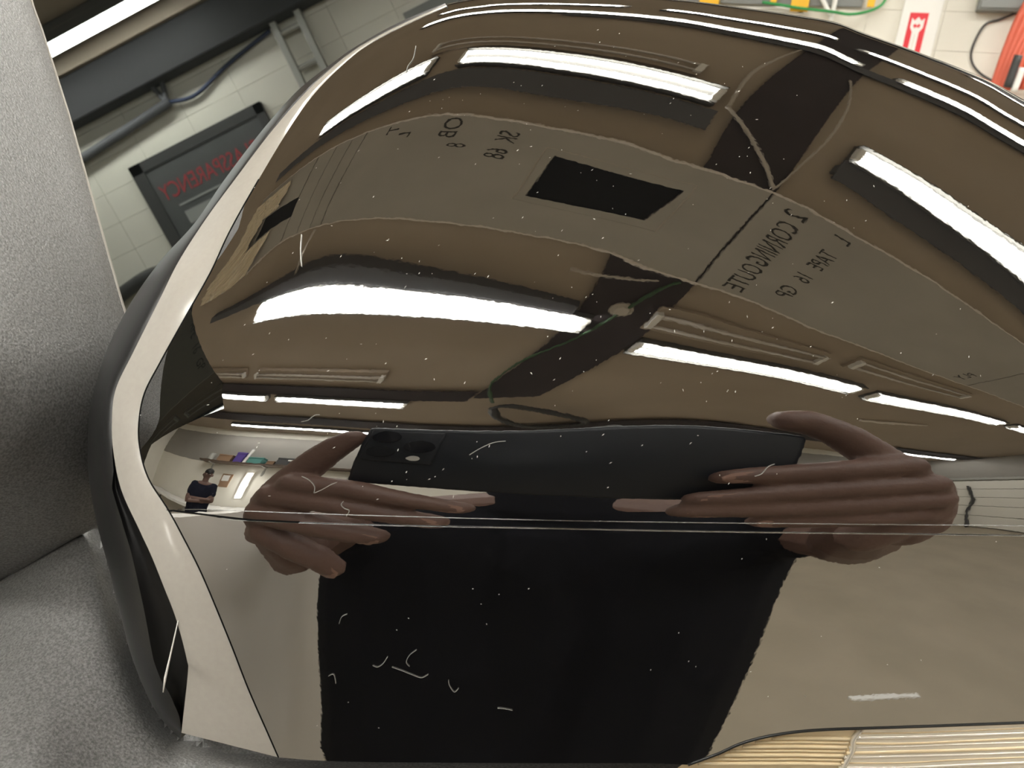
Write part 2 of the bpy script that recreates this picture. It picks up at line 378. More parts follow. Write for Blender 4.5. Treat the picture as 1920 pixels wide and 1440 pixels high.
obj('handle', tube(BM(), spline([(-.86, Y0+.39, zt+.17), (-.84, Y0+.41, zt+.06), (-.78, Y0+.39, zt+.05)], 10), .008, 6), MT['steel'], c)
crate(-1.72, -1.45, .20, MT['teal'], 'teal plastic box on the shelf beside the black case', 'storage_box', 'box')
crate(-2.02, -1.83, .34, MT['purple'], 'purple plastic box on the shelf', 'storage_box', 'box')
crate(-2.42, -2.08, .22, MT['card'], 'brown cardboard box at the left end of the shelf', 'cardboard_box', 'box')
crate(-1.40, -1.28, .13, MT['card'], 'small brown carton squeezed between teal box and black case', 'carton', 'box', .14)
def can(x_, r, h, m, label, name='paint_can'):
    t = thing(name, label, 'can', loc=(x_, Y0+.34, zt))
    obj('body', tube(BM(), [(x_, Y0+.34, zt), (x_, Y0+.34, zt+h)], r, 14), m, t, False)
    obj('lid', tube(BM(), [(x_, Y0+.34, zt+h), (x_, Y0+.34, zt+h*1.08)], r*.9, 14), MT['steel'], t)
can(-1.775, .035, .46, MT['white'], 'tall white spray can between purple and teal boxes', 'spray_can')
can(-2.62, .09, .2, MT['steel'], 'grey metal paint can at the far left of the shelf')
# vertical light beside the doorway
vl = thing('wall_light', 'upright bright strip light on the back wall under the shelf', 'lamp', loc=(-1.62, Y0+.03, HC-.36))
obj('lamp_body', box(BM(), (-1.70, Y0+.005, HC-.38), (-1.54, Y0+.03, HC+.40), .004), MT['wall'], vl)
obj('tube', tube(BM(), [(-1.62, Y0+.05, HC-.34), (-1.62, Y0+.05, HC+.37)], .03, 10), MT['tube'], vl, True)
bs = thing('wall_bracket', 'horizontal dark rod on a pale wall block below the shelf', 'bracket', loc=(-1.0, Y0+.05, HC+.13))
obj('block', box(BM(), (-1.28, Y0+.001, HC+.03), (-1.12, Y0+.07, HC+.20), .006), MT['white'], bs)
obj('rod', tube(BM(), [(-1.12, Y0+.05, HC+.12), (-.2, Y0+.05, HC+.12)], .022, 8), MT['dark'], bs)
bd = thing('noticeboard', 'brown noticeboard on the back wall behind the standing man', 'board', loc=(-2.05, Y0+.01, HC+.1))
obj('panel', box(BM(), (-2.2, Y0+.001, HC-.1), (-1.95, Y0+.02, HC+.3), .003), MT['card'], bd)
obj('paper', box(BM(), (-2.17, Y0+.0205, HC+.08), (-2.0, Y0+.0225, HC+.26)), MT['white'], bd)
wb = thing('workbench', 'pale workbench along the back wall with a bright enamel top', 'bench', loc=(-2.6, Y0+.4, 0))
obj('worktop', box(BM(), (-4.4, Y0+.02, HC-.66), (-.9, Y0+.72, HC-.60), .006), MT['white'], wb)
for x_ in (-4.3, -2.6, -1.0):
    for y_ in (Y0+.08, Y0+.62): obj('leg', box(BM(), (x_-.03, y_, 0), (x_+.03, y_+.06, HC-.66)), MT['steel'], wb)
obj('lower_shelf', box(BM(), (-4.3, Y0+.08, .25), (-1.0, Y0+.68, .28)), MT['wood'], wb)
# things on the floor
fs = thing('floor_stick', 'thin white strip of wood lying on the concrete floor', 'stick', loc=(1.92, -.91, 0))
obj('strip', box(BM(), (-.16, -.013, 0), (.16, .013, .012), .002, None), MT['white'], fs)
fs.children[0].matrix_parent_inverse = Matrix.Identity(4); fs.rotation_euler.z = .3
tag(obj('air_hose', tube(BM(), spline([(X1-.08, -3.42, HC+.5), (X1-.085, -3.38, HC+.1), (X1-.085, -3.33, HC-.4), (X1-.1, -3.38, HC-.9), (X1-.3, -3.2, .02)], 30), .03, 6), MT['dark'], smooth=True), 'dark air hose hanging in front of the garage door', 'hose')

# ---------------------------------------------------------------- front wall: sign, ladder, pipe (seen in the car window)
DX, DZ = -.075, -.02
yw = Y1 - .002
sg = thing('shop_sign', 'dark wall sign with red capital letters, mirrored in the car window', 'sign', loc=(1.6+DX, yw, HC+.9+DZ))
sx0, sx1, sz0, sz1 = 1.10, 2.15, .40, 1.24
obj('board', box(BM(), (sx0+DX, yw-.035, HC+sz0+DZ), (sx1+DX, yw, HC+sz1+DZ), .006), MT['slate'], sg)
bm = BM()
for lo, hi in (((sx0, sz1-.07), (sx1, sz1)), ((sx0, sz0), (sx1, sz0+.05)), ((sx0, sz0), (sx0+.06, sz1)), ((sx1-.09, sz0), (sx1, sz1))):
    box(bm, (lo[0]+DX, yw-.045, HC+lo[1]+DZ), (hi[0]+DX, yw-.034, HC+hi[1]+DZ))
obj('frame', bm, MT['dark'], sg)
def wtext(s, x_, z_, size, m, sx=1.0, name='lettering'):
    Mx = Matrix(((1, 0, 0, x_+DX), (0, 0, -1, yw-.037), (0, 1, 0, HC+z_+DZ), (0, 0, 0, 1)))
    return text_mesh(name, s, size, m, sg, Mx, sx)
wtext('GLASSPARENCY', 1.63, .985, .155, MT['signred'], .72)
obj('rule', box(BM(), (1.24+DX, yw-.039, HC+.868+DZ), (1.95+DX, yw-.034, HC+.882+DZ)), MT['signgrey'], sg)
obj('plaque', box(BM(), (1.24+DX, yw-.039, HC+.735+DZ), (1.94+DX, yw-.034, HC+.825+DZ)), MT['signgrey'], sg)
wtext('GLASS CARE INSTALLER', 1.59, .78, .075, MT['dark'], .8)
ld = thing('ladder', 'grey steel ladder hung upright on the pale block wall', 'ladder', loc=(.6, yw, HC+1.1))
for x_ in (.50, .68):
    obj('rail', box(BM(), (x_, yw-.09, HC+1.03), (x_+.045, yw-.03, HC+1.85), .004), MT['steel'], ld)
for z_ in (1.28, 1.52, 1.77):
    obj('rung', tube(BM(), [(.545, yw-.06, HC+z_), (.68, yw-.06, HC+z_)], .02, 8), MT['steel'], ld)
pp_ = thing('wall_pipe', 'dark horizontal conduit on a forked bracket high on the block wall', 'pipe', loc=(2.2, yw, HC+1.4))
obj('conduit', tube(BM(), [(3.6, yw-.05, HC+1.30), (1.58, yw-.05, HC+1.47)], .032, 8), MT['girder'], pp_, True)
for a in ((1.54, 1.68), (1.68, 1.75)):
    obj('bracket_arm', tube(BM(), [(1.6, yw-.05, HC+1.47), (a[0], yw-.05, HC+a[1])], .018, 6), MT['girder'], pp_)
cord('blue_cord', [(1.58, yw-.04, 1.47), (1.4, yw-.03, 1.44), (1.1, yw-.02, 1.52), (.75, yw-.02, 1.58)], .014, MT['blue'], 'dark blue cord running from the conduit to the ladder')
cord('floor_hose', [(3.4, yw-.06, .25), (2.8, yw-.06, .42), (2.5, yw-.06, .50), (2.2, yw-.06, .50), (1.9, yw-.06, .3)], .05, MT['dark'], 'thick black hose hanging on the wall under the dark sign', 'hose')

# ---------------------------------------------------------------- front wall seen directly, above the mirror
es = thing('extinguisher_sign', 'white sign with a red arrow on the cream block wall', 'sign', loc=(.22, yw, HC+.6))
obj('panel', box(BM(), (.12, yw-.012, HC+.40), (.325, yw, HC+1.15), .003), MT['white'], es)
ya = yw-.0135
bm = BM()
def quadxz(bm, P, y_):
    bm.faces.new([bm.verts.new((x_, y_, HC+z_)) for x_, z_ in P][::-1])
def slab(P, y_, d=.0012):
    bm = BM(); f = bm.faces.new([bm.verts.new((x_, y_, HC+z_)) for x_, z_ in P])
    r = bmesh.ops.extrude_face_region(bm, geom=[f]); bmesh.ops.translate(bm, vec=(0, d, 0), verts=[v for v in r['geom'] if isinstance(v, bmesh.types.BMVert)])
    bmesh.ops.recalc_face_normals(bm, faces=bm.faces); return bm
obj('red_field', slab([(.165, .51), (.262, .51), (.262, .722), (.165, .722)], ya), MT['red'], es)
obj('white_arrow', slab([(.195, .505), (.232, .505), (.232, .62), (.247, .645), (.247, .695), (.232, .68), (.2135, .70), (.195, .68), (.180, .695), (.180, .645), (.195, .62)], ya-.0012), MT['white'], es)
obj('red_emblem', slab([(.193, .655), (.203, .665), (.213, .655), (.223, .665), (.234, .655), (.224, .643), (.213, .648), (.203, .641)], ya-.0024), MT['red'], es)
obj('lettering', slab([(.209, .515), (.218, .515), (.218, .61), (.209, .61)], ya-.0024, .0006), MT['edge'], es)
gb = thing('electrical_box', 'grey electrical box on the cream wall left of the red hoses', 'box', loc=(.6, yw, HC+.75))
obj('body', box(BM(), (.49, yw-.09, HC+.735), (.715, yw, HC+1.0), .006), MT['greybox'], gb)
obj('cover', box(BM(), (.50, yw-.1, HC+.745), (.705, yw-.09, HC+.99), .004), MT['greybox'], gb)
cord('black_wire', [(.69, yw-.02, .735), (.62, yw-.015, .70), (.555, yw-.015, .67), (.525, yw-.015, .56), (.54, yw-.015, .48), (.60, yw-.015, .42), (.68, yw-.02, .38)], .006, MT['dark'], 'thin black wire looping below the grey electrical box', 'wire')
hs = thing('hose_bundle', 'coil of coral red air hoses hanging on the cream wall', 'hose', loc=(.75, yw-.06, HC+.5))
for k in range(5):
    a = .03*k
    pts = [(.665+a*.6, yw-.15-.012*k, .33), (.675+a*.7, yw-.15-.012*k, .52), (.70+a, yw-.15-.012*k, .72), (.76+a*.5, yw-.15-.012*k, .86), (.83-a*.1, yw-.15-.012*k, .72), (.80+a*.3, yw-.15-.012*k, .52), (.77+a*1.2, yw-.15-.012*k, .34)]
    obj('hose', tube(BM(), spline([Vector(p)+Vector((0, 0, HC)) for p in pts], 26), .021, 8), MT['hose'], hs, True)
obj('hook', tube(BM(), [(.77, yw, HC+.84), (.77, yw-.24, HC+.84), (.77, yw-.25, HC+.87)], .008, 6), MT['steel'], hs)
dn = thing('spray_gun_handles', 'dark and white tool handles hanging below the red hoses', 'tool', loc=(.73, yw-.05, HC+.4))
obj('handle', tube(BM(), spline([(.725, yw-.26, HC+.50), (.72, yw-.26, HC+.42), (.715, yw-.26, HC+.34)], 6), .02, 8), MT['dark'], dn, True)
obj('handle', tube(BM(), spline([(.76, yw-.26, HC+.44), (.755, yw-.26, HC+.38), (.75, yw-.26, HC+.32)], 6), .017, 8), MT['white'], dn, True)
def caution(x0, x1, z0, z1, label, lean=0.0):
    t = thing('yellow_tag', label, 'hanger', loc=((x0+x1)/2, yw, HC+z0))
    obj('body', slab([(x0, z0), (x1, z0), (x1+lean, z1), (x0+lean, z1)], yw-.085, .018), MT['yellow'], t)
    obj('pin', tube(BM(), [((x0+x1)/2+lean, yw, HC+z1-.03), ((x0+x1)/2+lean, yw-.09, HC+z1-.03)], .006, 6), MT['steel'], t)
caution(-.495, -.395, .70, .95, 'wide yellow plastic tag hanging on the wall above the mirror')
caution(-.075, -.035, .735, .95, 'narrow yellow plastic tag beside the white pipe hanger')
caution(-.62, -.585, .74, .95, 'slanted slim yellow strap left of the wide tag', .05)
caution(-1.05, -.93, .62, .95, 'yellow plastic tag hanging low at the left of the wall rack', .02)
cord('green_hose', [(-.66, yw-.11, .74), (-.57, yw-.11, .73), (-.45, yw-.11, .715), (-.26, yw-.11, .70), (-.14, yw-.11, .69), (-.02, yw-.08, .73), (.02, yw-.03, .80), (.02, yw-.02, .95)], .008, MT['greenb'], 'thin green hose strung between the yellow tags', 'hose')
vh = thing('pipe_hanger', 'white V shaped pipe hanger on the cream wall', 'hanger', loc=(-.26, yw, HC+.7))
obj('arm', tube(BM(), [(-.36, yw-.06, HC+.82), (-.258, yw-.06, HC+.68)], .013, 8), MT['white'], vh)
obj('arm', tube(BM(), [(-.255, yw-.06, HC+.66), (-.25, yw-.06, HC+.95)], .014, 8), MT['white'], vh)
wr = thing('wire_rack', 'grey rack of white cables on the wall behind the yellow tags', 'rack', loc=(-.8, yw, HC+.7))
obj('panel', box(BM(), (-1.2, yw-.03, HC+.74), (-.1, yw-.01, HC+1.3), .003), MT['greybox'], wr)
for k in range(4):
    obj('cable', tube(BM(), spline([(-1.1, yw-.05, HC+.62+.02*k), (-.8, yw-.05, HC+.66+.015*k), (-.55, yw-.05, HC+.66+.02*k), (-.42, yw-.05, HC+.70)], 12), .008, 6), MT['white'], wr, True)

# ============================================================ WING MIRROR
# The shell's moulding: a smooth spline surface (micrometres of depth over a lattice of control values)
# that rolls over at its rim, fitted so that it bends light like the real housing.
COEF = np.array([int(k) for k in """233786 219497 205976 193701 183214 174680 167863 162433 157763 153346 149322 146348 144829 144814 146195 148838 152646 223840 212707 201352 190104 179781 171259 164816 159580 154434 149436 145552 143041 141862 141979 143296 145710 149181 215109 206692 197214 186911 176670 168133 162071 156797 151165 145770 142141 140034 139108 139304 140543 142757 145953 207619 201446 193547 184098 173877 165344 159617 154046 147962 142401 139078 137309 136565 136789 137937 139980 142964 201426 196974 190328 181591 171385 162991 157373 151278 144888 139432 136313 134824 134229 134433 135477 137386 140217 196602 193287 187564 179280 169165 161118 155167 148538 142172 136881 133772 132528 132080 132236 133174 134989 137713 193223 190415 185295 177140 167166 159393 152876 146107 139970 134737 131461 130385 130059 130197 131059 132810 135447 191332 188403 183538 175455 165313 157392 150654 143997 138020 132919 129433 128403 128134 128309 129154 130855 133413 190908 187303 182076 174078 163795 155301 148654 142043 136163 131299 127736 126621 126372 126581 127439 129111 131599 191840 187097 180810 172601 162715 153419 146815 140137 134327 129776 126318 125023 124780 125019 125902 127555 129990 193939 187617 179913 171109 161769 151912 145067 138505 132580 128303 124986 123584 123343 123605 124509 126157 128569 196985 188727 179550 170045 160794 150991 143406 137089 131013 126737 123611 122256 122028 122312 123234 124900 127322 200781 190407 179841 169662 160170 150789 142348 135792 129843 125212 122247 121046 120845 121138 122082 123788 126233 205183 192700 180841 169999 160241 151135 142149 134875 129036 124107 121099 120064 119895 120173 121121 122843 125293 210104 195659 182571 171039 160984 151812 142787 134708 128379 123634 120385 119437 119257 119488 120406 122087 124491 215504 199315 185041 172740 162214 152774 144003 135527 128114 123452 120160 119202 118944 119104 119950 121528 123823 221373 203679 188251 175056 163851 154111 145625 137256 128942 123564 120326 119305 118979 119058 119764 121170 123289 227711 208753 192195 177962 165897 155912 147703 139686 130907 124161 120821 119704 119356 119355 119855 121013 122887 70434 55144 39736 24385 9081 -6228 64039 48707 33201 17846 2492 -12870 57801 42083 26505 11284 -4139 -19561 52142 36428 20602 4711 -10914 -26349 46387 30485 14487 -1259 -17200 -32968 40373 24159 7883 -8073 -23915 -39673""".split()])*1e-6
RIM = [(420,1440),(345,1385),(300,1340),(255,1260),(225,1150),(200,1050),(175,940),(165,860),(165,780),(185,700),(210,630),(245,570),(300,490),(350,440),(420,340),(500,235),(580,150),(660,90),(740,45),(820,12),(900,-4),(1000,-10),(1150,-8),(1280,0),(1400,15),(1490,28),(1568,42),(1622,62),(1693,87),(1747,107),(1806,130),(1861,154),(1920,187),(2050,260),(2180,340)]
def dense(P, n=1500):
    P = np.array(P, float); out = []
    for i in range(len(P)-1):
        p0, p1, p2, p3 = P[max(i-1, 0)], P[i], P[i+1], P[min(i+2, len(P)-1)]
        for t in np.linspace(0, 1, 8, endpoint=False):
            out.append(.5*((2*p1)+(-p0+p2)*t+(2*p0-5*p1+4*p2-p3)*t*t+(-p0+3*p1-3*p2+p3)*t**3))
    P = np.array(out+[P[-1]]); s = np.r_[0, np.cumsum(np.hypot(*np.diff(P, axis=0).T))]
    t = np.linspace(0, s[-1], n)
    return np.c_[np.interp(t, s, P[:, 0]), np.interp(t, s, P[:, 1])], s[-1]/(n-1)
RIMD, RIMS = dense(RIM)
PN = 4
CN = math.sqrt(pi)*math.gamma(1.5)/math.gamma(2)
def rim_dist(u, v):
    I = np.zeros(u.shape); Iu = np.zeros(u.shape); Iv = np.zeros(u.shape)
    for k in range(0, len(RIMD), 100):
        du = u[:, None] - RIMD[k:k+100, 0]; dv = v[:, None] - RIMD[k:k+100, 1]
        r2 = du*du + dv*dv + 1e-6
        i4 = r2**-2.0*RIMS
        I += i4.sum(-1); g = -PN*i4/r2
        Iu += (g*du).sum(-1); Iv += (g*dv).sum(-1)
    d = (I/CN)**(-1/3.0); c = -d/I/3.0
    return d, c*Iu, c*Iv
def bsp(x, x0, h, n):
    t = (x-x0)/h; i = np.clip(np.floor(t).astype(int), 0, n-4); q = t-i
    b = np.stack([(1-q)**3, 3*q**3-6*q**2+4, -3*q**3+3*q**2+3*q+1, q**3], -1)/6
    d = np.stack([-3*(1-q)**2, 9*q**2-12*q, -9*q**2+6*q+3, 3*q**2], -1)/6/h
    return i, b, d
CB = COEF[:18*17].reshape(18, 17); CA = COEF[18*17:].reshape(6, 6)
def sp2(C, u, v, U, V):
    iu, bu, du = bsp(u, *U); iv, bv, dv = bsp(v, *V)
    G = np.stack([np.stack([C[iu+a, iv+b] for b in range(4)], -1) for a in range(4)], -2)
    e = lambda p, q: np.einsum('nab,na,nb->n', G, p, q)
    return e(bu, bv), e(du, bv), e(bu, dv)
def shell(uv, side=1.0):
    """world points and outward normals of the moulding; side=-1 is its rolled-over rear"""
    uv = np.asarray(uv, float).reshape(-1, 2); u, v = uv[:, 0], uv[:, 1]
    d, dx, dy = rim_dist(u, v); d = np.maximum(d, 0.03)
    e = np.exp(-d/150.0); S = np.sqrt(1-e+1e-9); Sd = e/150.0/(2*S)
    B, Bu, Bv = sp2(CB, u, v, (60., 130., 18), (-60., 110., 17))
    A, Au, Av = sp2(CA, u, v, (60., 650., 6), (-60., 520., 6))
    Z = B - side*A*S; Zu = Bu - side*(Au*S + A*Sd*dx); Zv = Bv - side*(Av*S + A*Sd*dy)
    x, y = (u-CX)/FOC, (v-CY)/FOC
    P = np.stack([x*Z, y*Z, Z], -1)
    Xu = np.stack([Z/FOC + x*Zu, y*Zu, Zu], -1); Xv = np.stack([x*Zv, Z/FOC + y*Zv, Zv], -1)
    n = np.cross(Xu, Xv); n /= np.linalg.norm(n, axis=1, keepdims=True)
    s = np.sign((n*P).sum(1, keepdims=True)); n = -n*s*side
    return P, n
def cam_pts(uv, Z):
    uv = np.asarray(uv, float).reshape(-1, 2); Z = np.asarray(Z, float)
    return np.stack([(uv[:, 0]-CX)/FOC*Z, (uv[:, 1]-CY)/FOC*Z, Z], -1)
def seg_dist(p, P):
    P = np.asarray(P, float); d = np.full(len(p), 1e9)
    for a, b in zip(P[:-1], P[1:]):
        ab = b-a; t = np.clip(((p-a) @ ab)/(ab @ ab + 1e-12), 0, 1)
        d = np.minimum(d, np.hypot(*(p - a - t[:, None]*ab).T))
    return d
def inside(p, poly):
    P = np.asarray(poly, float); r = np.zeros(len(p), bool); x, y = p[:, 0], p[:, 1]; j = len(P)-1
    for i in range(len(P)):
        a, b = P[i], P[j]; j = i
        if a[1] == b[1]: continue
        r ^= ((a[1] > y) != (b[1] > y)) & (x < (b[0]-a[0])*(y-a[1])/(b[1]-a[1]) + a[0])
    return r
def resample(P, step):
    P = np.asarray(P, float); s = np.r_[0, np.cumsum(np.hypot(*np.diff(P, axis=0).T))]
    n = max(2, int(s[-1]/step)+1); t = np.linspace(0, s[-1], n)
    return np.c_[np.interp(t, s, P[:, 0]), np.interp(t, s, P[:, 1])]
def triangulate(poly, step):
    """poly: closed outline already at fine spacing; fills it with a lattice of points"""
    poly = np.asarray(poly, float); lo, hi = poly.min(0), poly.max(0)
    gx, gy = np.meshgrid(np.arange(lo[0], hi[0], step), np.arange(lo[1], hi[1], step))
    g = np.c_[gx.ravel(), gy.ravel()]; g = g[inside(g, poly)]
    g = g[seg_dist(g, np.r_[poly, poly[:1]]) > step*.45]
    allp = np.r_[poly, g]; n = len(poly)
    vs_, _, fs_, *_ = delaunay_2d_cdt([Vector(p) for p in allp], [(i, (i+1) % n) for i in range(n)], [], 1, 1e-6)
    return np.array([tuple(p) for p in vs_]), [list(f) for f in fs_]
def mesh_obj(name, P, faces, m, parent, normals=None, world=True):
    Pw = W(P) if world else P
    me = bpy.data.meshes.new(name); me.from_pydata([tuple(p) for p in Pw], [], faces); me.update()
    bm = bmesh.new(); bm.from_mesh(me); 
    me.shade_smooth(); bm.free()
    if normals is not None:
        nw = np.asarray(normals) @ C2W
        # faces wind outward
        me.update()
        flip = [p.index for p in me.polygons if np.dot(tuple(p.normal), nw[list(p.vertices)].sum(0)) < 0]
        if flip:
            bm = bmesh.new(); bm.from_mesh(me); bm.faces.ensure_lookup_table()
            bmesh.ops.reverse_faces(bm, faces=[bm.faces[i] for i in flip]); bm.to_mesh(me); bm.free(); me.shade_smooth()
        me.normals_split_custom_set_from_vertices([tuple(k) for k in nw])
    o = link(name, me, parent, m)
    if parent is not None: o.matrix_parent_inverse = Matrix.Translation(-parent.location)
    return o

mir = thing('wing_mirror', 'glossy black car wing mirror housing reflecting the workshop ceiling lamps, on a grained grey foot', 'car mirror',
            loc=tuple(W([[0.0, .10, .16]])[0]))

# outlines on the moulding
CR = [(838,12),(770,42),(700,78),(650,115),(590,175),(540,245),(480,345),(430,435),(395,510),(350,590),(300,680),(270,740),(260,800),(264,850),(280,900),(315,955),(345,1010),(380,1080),(430,1200),(465,1290),(500,1370),(522,1420)]
IN = [(836,8),(760,42),(690,78),(640,112),(578,168),(510,245),(440,337),(385,412),(335,490),(300,560),(250,660),(217,730),(210,790),(213,850),(228,920),(262,995),(285,1045),(305,1095),(330,1160),(350,1235),(352,1265),(340,1374)]
OUT = [(834,6),(750,41),(675,82),(625,117),(560,168),(495,240),(420,338),(365,418),(300,490),(245,568),(203,650),(184,705),(168,770),(164,840),(167,900),(178,965),(190,1015),(205,1070),(225,1150),(250,1240),(290,1330),(338,1386)]
CRD = spline(CR, 200)[:, :2]; IND = spline(IN, 200)[:, :2]; OUTD = spline(OUT, 200)[:, :2]
k_split = int(np.argmin(np.hypot(CRD[:, 0]-317, CRD[:, 1]-957)))
LINE1 = spline([(317,956),(355,955),(400,956),(640,965),(1000,975),(1300,980),(1600,983),(1920,986),(2000,987)], 220)
LINE2 = spline([(319,960),(400,969),(470,977),(700,985),(1000,991),(1300,997),(1600,1001),(1920,1005),(2000,1006)], 220)
BOT = [(522,1420),(600,1426),(700,1429),(1000,1431),(1200,1431),(1290,1434)]
LENS_TOP = [(1290,1434),(1345,1414),(1385,1396),(1425,1384),(1480,1374),(1550,1368),(1700,1363),(1920,1355),(2000,1352)]

# rim roll: rows of points at growing distance from the silhouette, front and rear
i0 = int(np.argmin(np.hypot(RIMD[:, 0]-838, RIMD[:, 1]-8))); i1 = int(np.argmin(np.abs(RIMD[:, 0]-2000)))
idx = np.arange(i0, i1+1, 2); rp_ = RIMD[idx]
tg = np.gradient(rp_, axis=0); tg /= np.linalg.norm(tg, axis=1, keepdims=True); nr = np.c_[-tg[:, 1], tg[:, 0]]
LV = [0.03, .3, .8, 1.6, 2.8, 4.5, 7, 10]
rows = []
for d in (45, 30, 20, 12, 7, 4, 2, .8, .2): rows.append((d, -1))
for d in LV: rows.append((d, 1))
P, N, F = [], [], []
L = len(rp_)
for d, sd in rows:
    p, n = shell(rp_ + nr*d, sd); P.append(p); N.append(n)
for r in range(len(rows)-1):
    for k in range(L-1): F.append((r*L+k, r*L+k+1, (r+1)*L+k+1, (r+1)*L+k))
stripP, stripN, stripF = np.concatenate(P), np.concatenate(N), F
# upper cap = strip + filled face
topline = rp_ + nr*LV[-1]
def fill(outline, step=9.0):
    p, f = triangulate(outline, step); P_, N_ = shell(p); return P_, N_, f
r_up = [(2000, y) for y in np.arange(topline[-1][1]+8, 980, 9)]
outline = np.concatenate([topline, np.array(r_up), resample(LINE1[::-1], 9), resample(CRD[1:k_split-1][::-1], 6)])
P, N, F = fill(outline)
def skirt(P, F, uv_line, depth):
    """turn a cut edge inward so that the shell has thickness"""
    p, n = shell(uv_line); q = p + np.array([0, 0, depth])
    b = len(P); m = len(p)
    return np.r_[P, p, q], F + [(b+k, b+k+1, b+m+k+1, b+m+k) for k in range(m-1)], n
off = len(stripP)
PU = np.r_[stripP, P]; NU_ = np.r_[stripN, N]; FU = stripF + [[i+off for i in f] for f in F]
PU, FU, n_ = skirt(PU, FU, np.array([topline[-1]]+r_up), .06)
NU_ = np.r_[NU_, n_, n_]
mesh_obj('upper_shell', PU, FU, MT['paint'], mir, NU_)
# lower cap
lens_top = resample(spline(LENS_TOP, 60), 9)
bot = resample(spline(BOT, 60), 9)
outline = np.concatenate([resample(LINE2, 9), np.array([(2000, y) for y in np.arange(1015, 1352, 9)]), lens_top[::-1], bot[::-1][1:], resample(CRD[k_split+1:][::-1], 6)[1:]])
P, N, F = fill(outline)
for ln in (np.array([(2000, y) for y in np.arange(1006, 1356, 10)]), np.r_[bot, lens_top]):
    P, F, n_ = skirt(P, F, ln, .05); N = np.r_[N, n_, n_]
mesh_obj('lower_shell', P, F, MT['paint'], mir, N)
# recessed strip between the two caps
P, N, F = [], [], []
for t in np.linspace(0, 1, 5):
    p, n = shell(LINE1*(1-t)+LINE2*t) if LINE1.shape[1] == 2 else shell((LINE1*(1-t)+LINE2*t)[:, :2]); P.append(p + np.array([0, 0, .0002])); N.append(n)
m = len(P[0])
F = [(r*m+k, r*m+k+1, (r+1)*m+k+1, (r+1)*m+k) for r in range(4) for k in range(m-1)]
mesh_obj('seam_strip', np.concatenate(P), F, MT['paint'], mir, np.concatenate(N))
def bead(name, uv, r, m, lift=0.0, parent=mir):
    p, n = shell(np.asarray(uv)[:, :2]); q = W(p + n*lift)
    return obj(name, tube(BM(), [Vector(k) for k in q], r, 6), m, parent, True)
bead('seam_edge', resample(LINE1[14:, :2], 12), .00007, MT['bead'], .00002)
bead('seam_edge', resample(LINE2[30:, :2], 12), .00005, MT['bead'], .00002)
bead('panel_gap', CRD[56:], .00013, MT['gap'])
bead('panel_gap', resample(np.array([(268,945),(317,957),(400,968),(470,976),(560,980)]), 8), .0001, MT['gap'])

# rim band coloured as its pale reflection, and satin edge between crack line and silhouette
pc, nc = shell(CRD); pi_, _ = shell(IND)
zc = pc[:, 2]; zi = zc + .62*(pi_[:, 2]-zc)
u_, v_ = OUTD[:, 0], OUTD[:, 1]
B_, _, _ = sp2(CB, u_, v_, (60., 130., 18), (-60., 110., 17)); zo = np.maximum(B_, zi + .004)
def grid_obj(name, rows_, m, flipref=None):
    n_ = len(rows_[0]); P = np.concatenate(rows_)
    F = [(r*n_+k, r*n_+k+1, (r+1)*n_+k+1, (r+1)*n_+k) for r in range(len(rows_)-1) for k in range(n_-1)]
    o = mesh_obj(name, P, F, m, mir)
    bm = bmesh.new(); bm.from_mesh(o.data); bmesh.ops.recalc_face_normals(bm, faces=bm.faces)
    c = W([[0, 0, 0]])[0]
    s = sum((f.normal.dot(Vector(c) - f.calc_center_median())) for f in bm.faces)
    if s < 0: bmesh.ops.reverse_faces(bm, faces=bm.faces)
    bm.to_mesh(o.data); bm.free(); o.data.shade_smooth(); return o
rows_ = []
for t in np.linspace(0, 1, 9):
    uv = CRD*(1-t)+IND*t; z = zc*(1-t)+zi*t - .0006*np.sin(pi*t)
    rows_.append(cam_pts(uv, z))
grid_obj('rim_reflection', rows_, MT['trim'])
t1 = np.interp(np.arange(200)/199*21, [0, 12.5, 13.5, 14, 15, 16, 17, 18, 19, 19.6, 20.3, 20.8, 21], [0, 0, .10, .30, .38, .42, .48, .55, .62, .62, .5, .25, 0])
def satin_row(t):
    uv = IND*(1-t)[:, None]+OUTD*t[:, None]; return uv, zi + (zo-zi)*(1-np.sqrt(np.maximum(0, 1-t*t)))
rows_ = []
for q in np.linspace(0, 1, 16):
    t = t1 + (1-t1)*(1-(1-q)**1.6); uv, z = satin_row(t); rows_.append(cam_pts(uv, z))
cen = np.array([1000.0, 800.0])
for dz, k in ((.004, .01), (.012, .03), (.03, .06)):
    uv = OUTD*(1-k)+cen*k; rows_.append(cam_pts(uv, zo+dz))
grid_obj('satin_edge', rows_, MT['satin'])
ks = np.where(t1 > 0)[0]
rows_ = []
for q in np.linspace(0, 1, 6):
    uv, z = satin_row(t1*q); rows_.append(cam_pts(uv, z + .0015*sin(pi*q))[ks])
grid_obj('edge_recess', rows_, MT['recess'])
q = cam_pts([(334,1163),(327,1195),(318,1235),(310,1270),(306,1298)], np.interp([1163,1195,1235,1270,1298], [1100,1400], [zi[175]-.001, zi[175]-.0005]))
obj('rim_glint', tube(BM(), [Vector(k) for k in W(q)], [.00008, .00012, .00015, .00022, .0001], 6), MT['white'], mir, True)  # white bead painted in as a glint along the rim

# mirror glass closing the rear
ring = RIMD[::12]; pr, _ = shell(ring + (cen-ring)*.05, -1)
bm = BM(); vv = [bm.verts.new(tuple(k)) for k in W(np.c_[pr[:, :2], np.full(len(pr), .225)])]
bm.faces.new(vv); obj('mirror_glass', bm, MT['mglass'], mir)

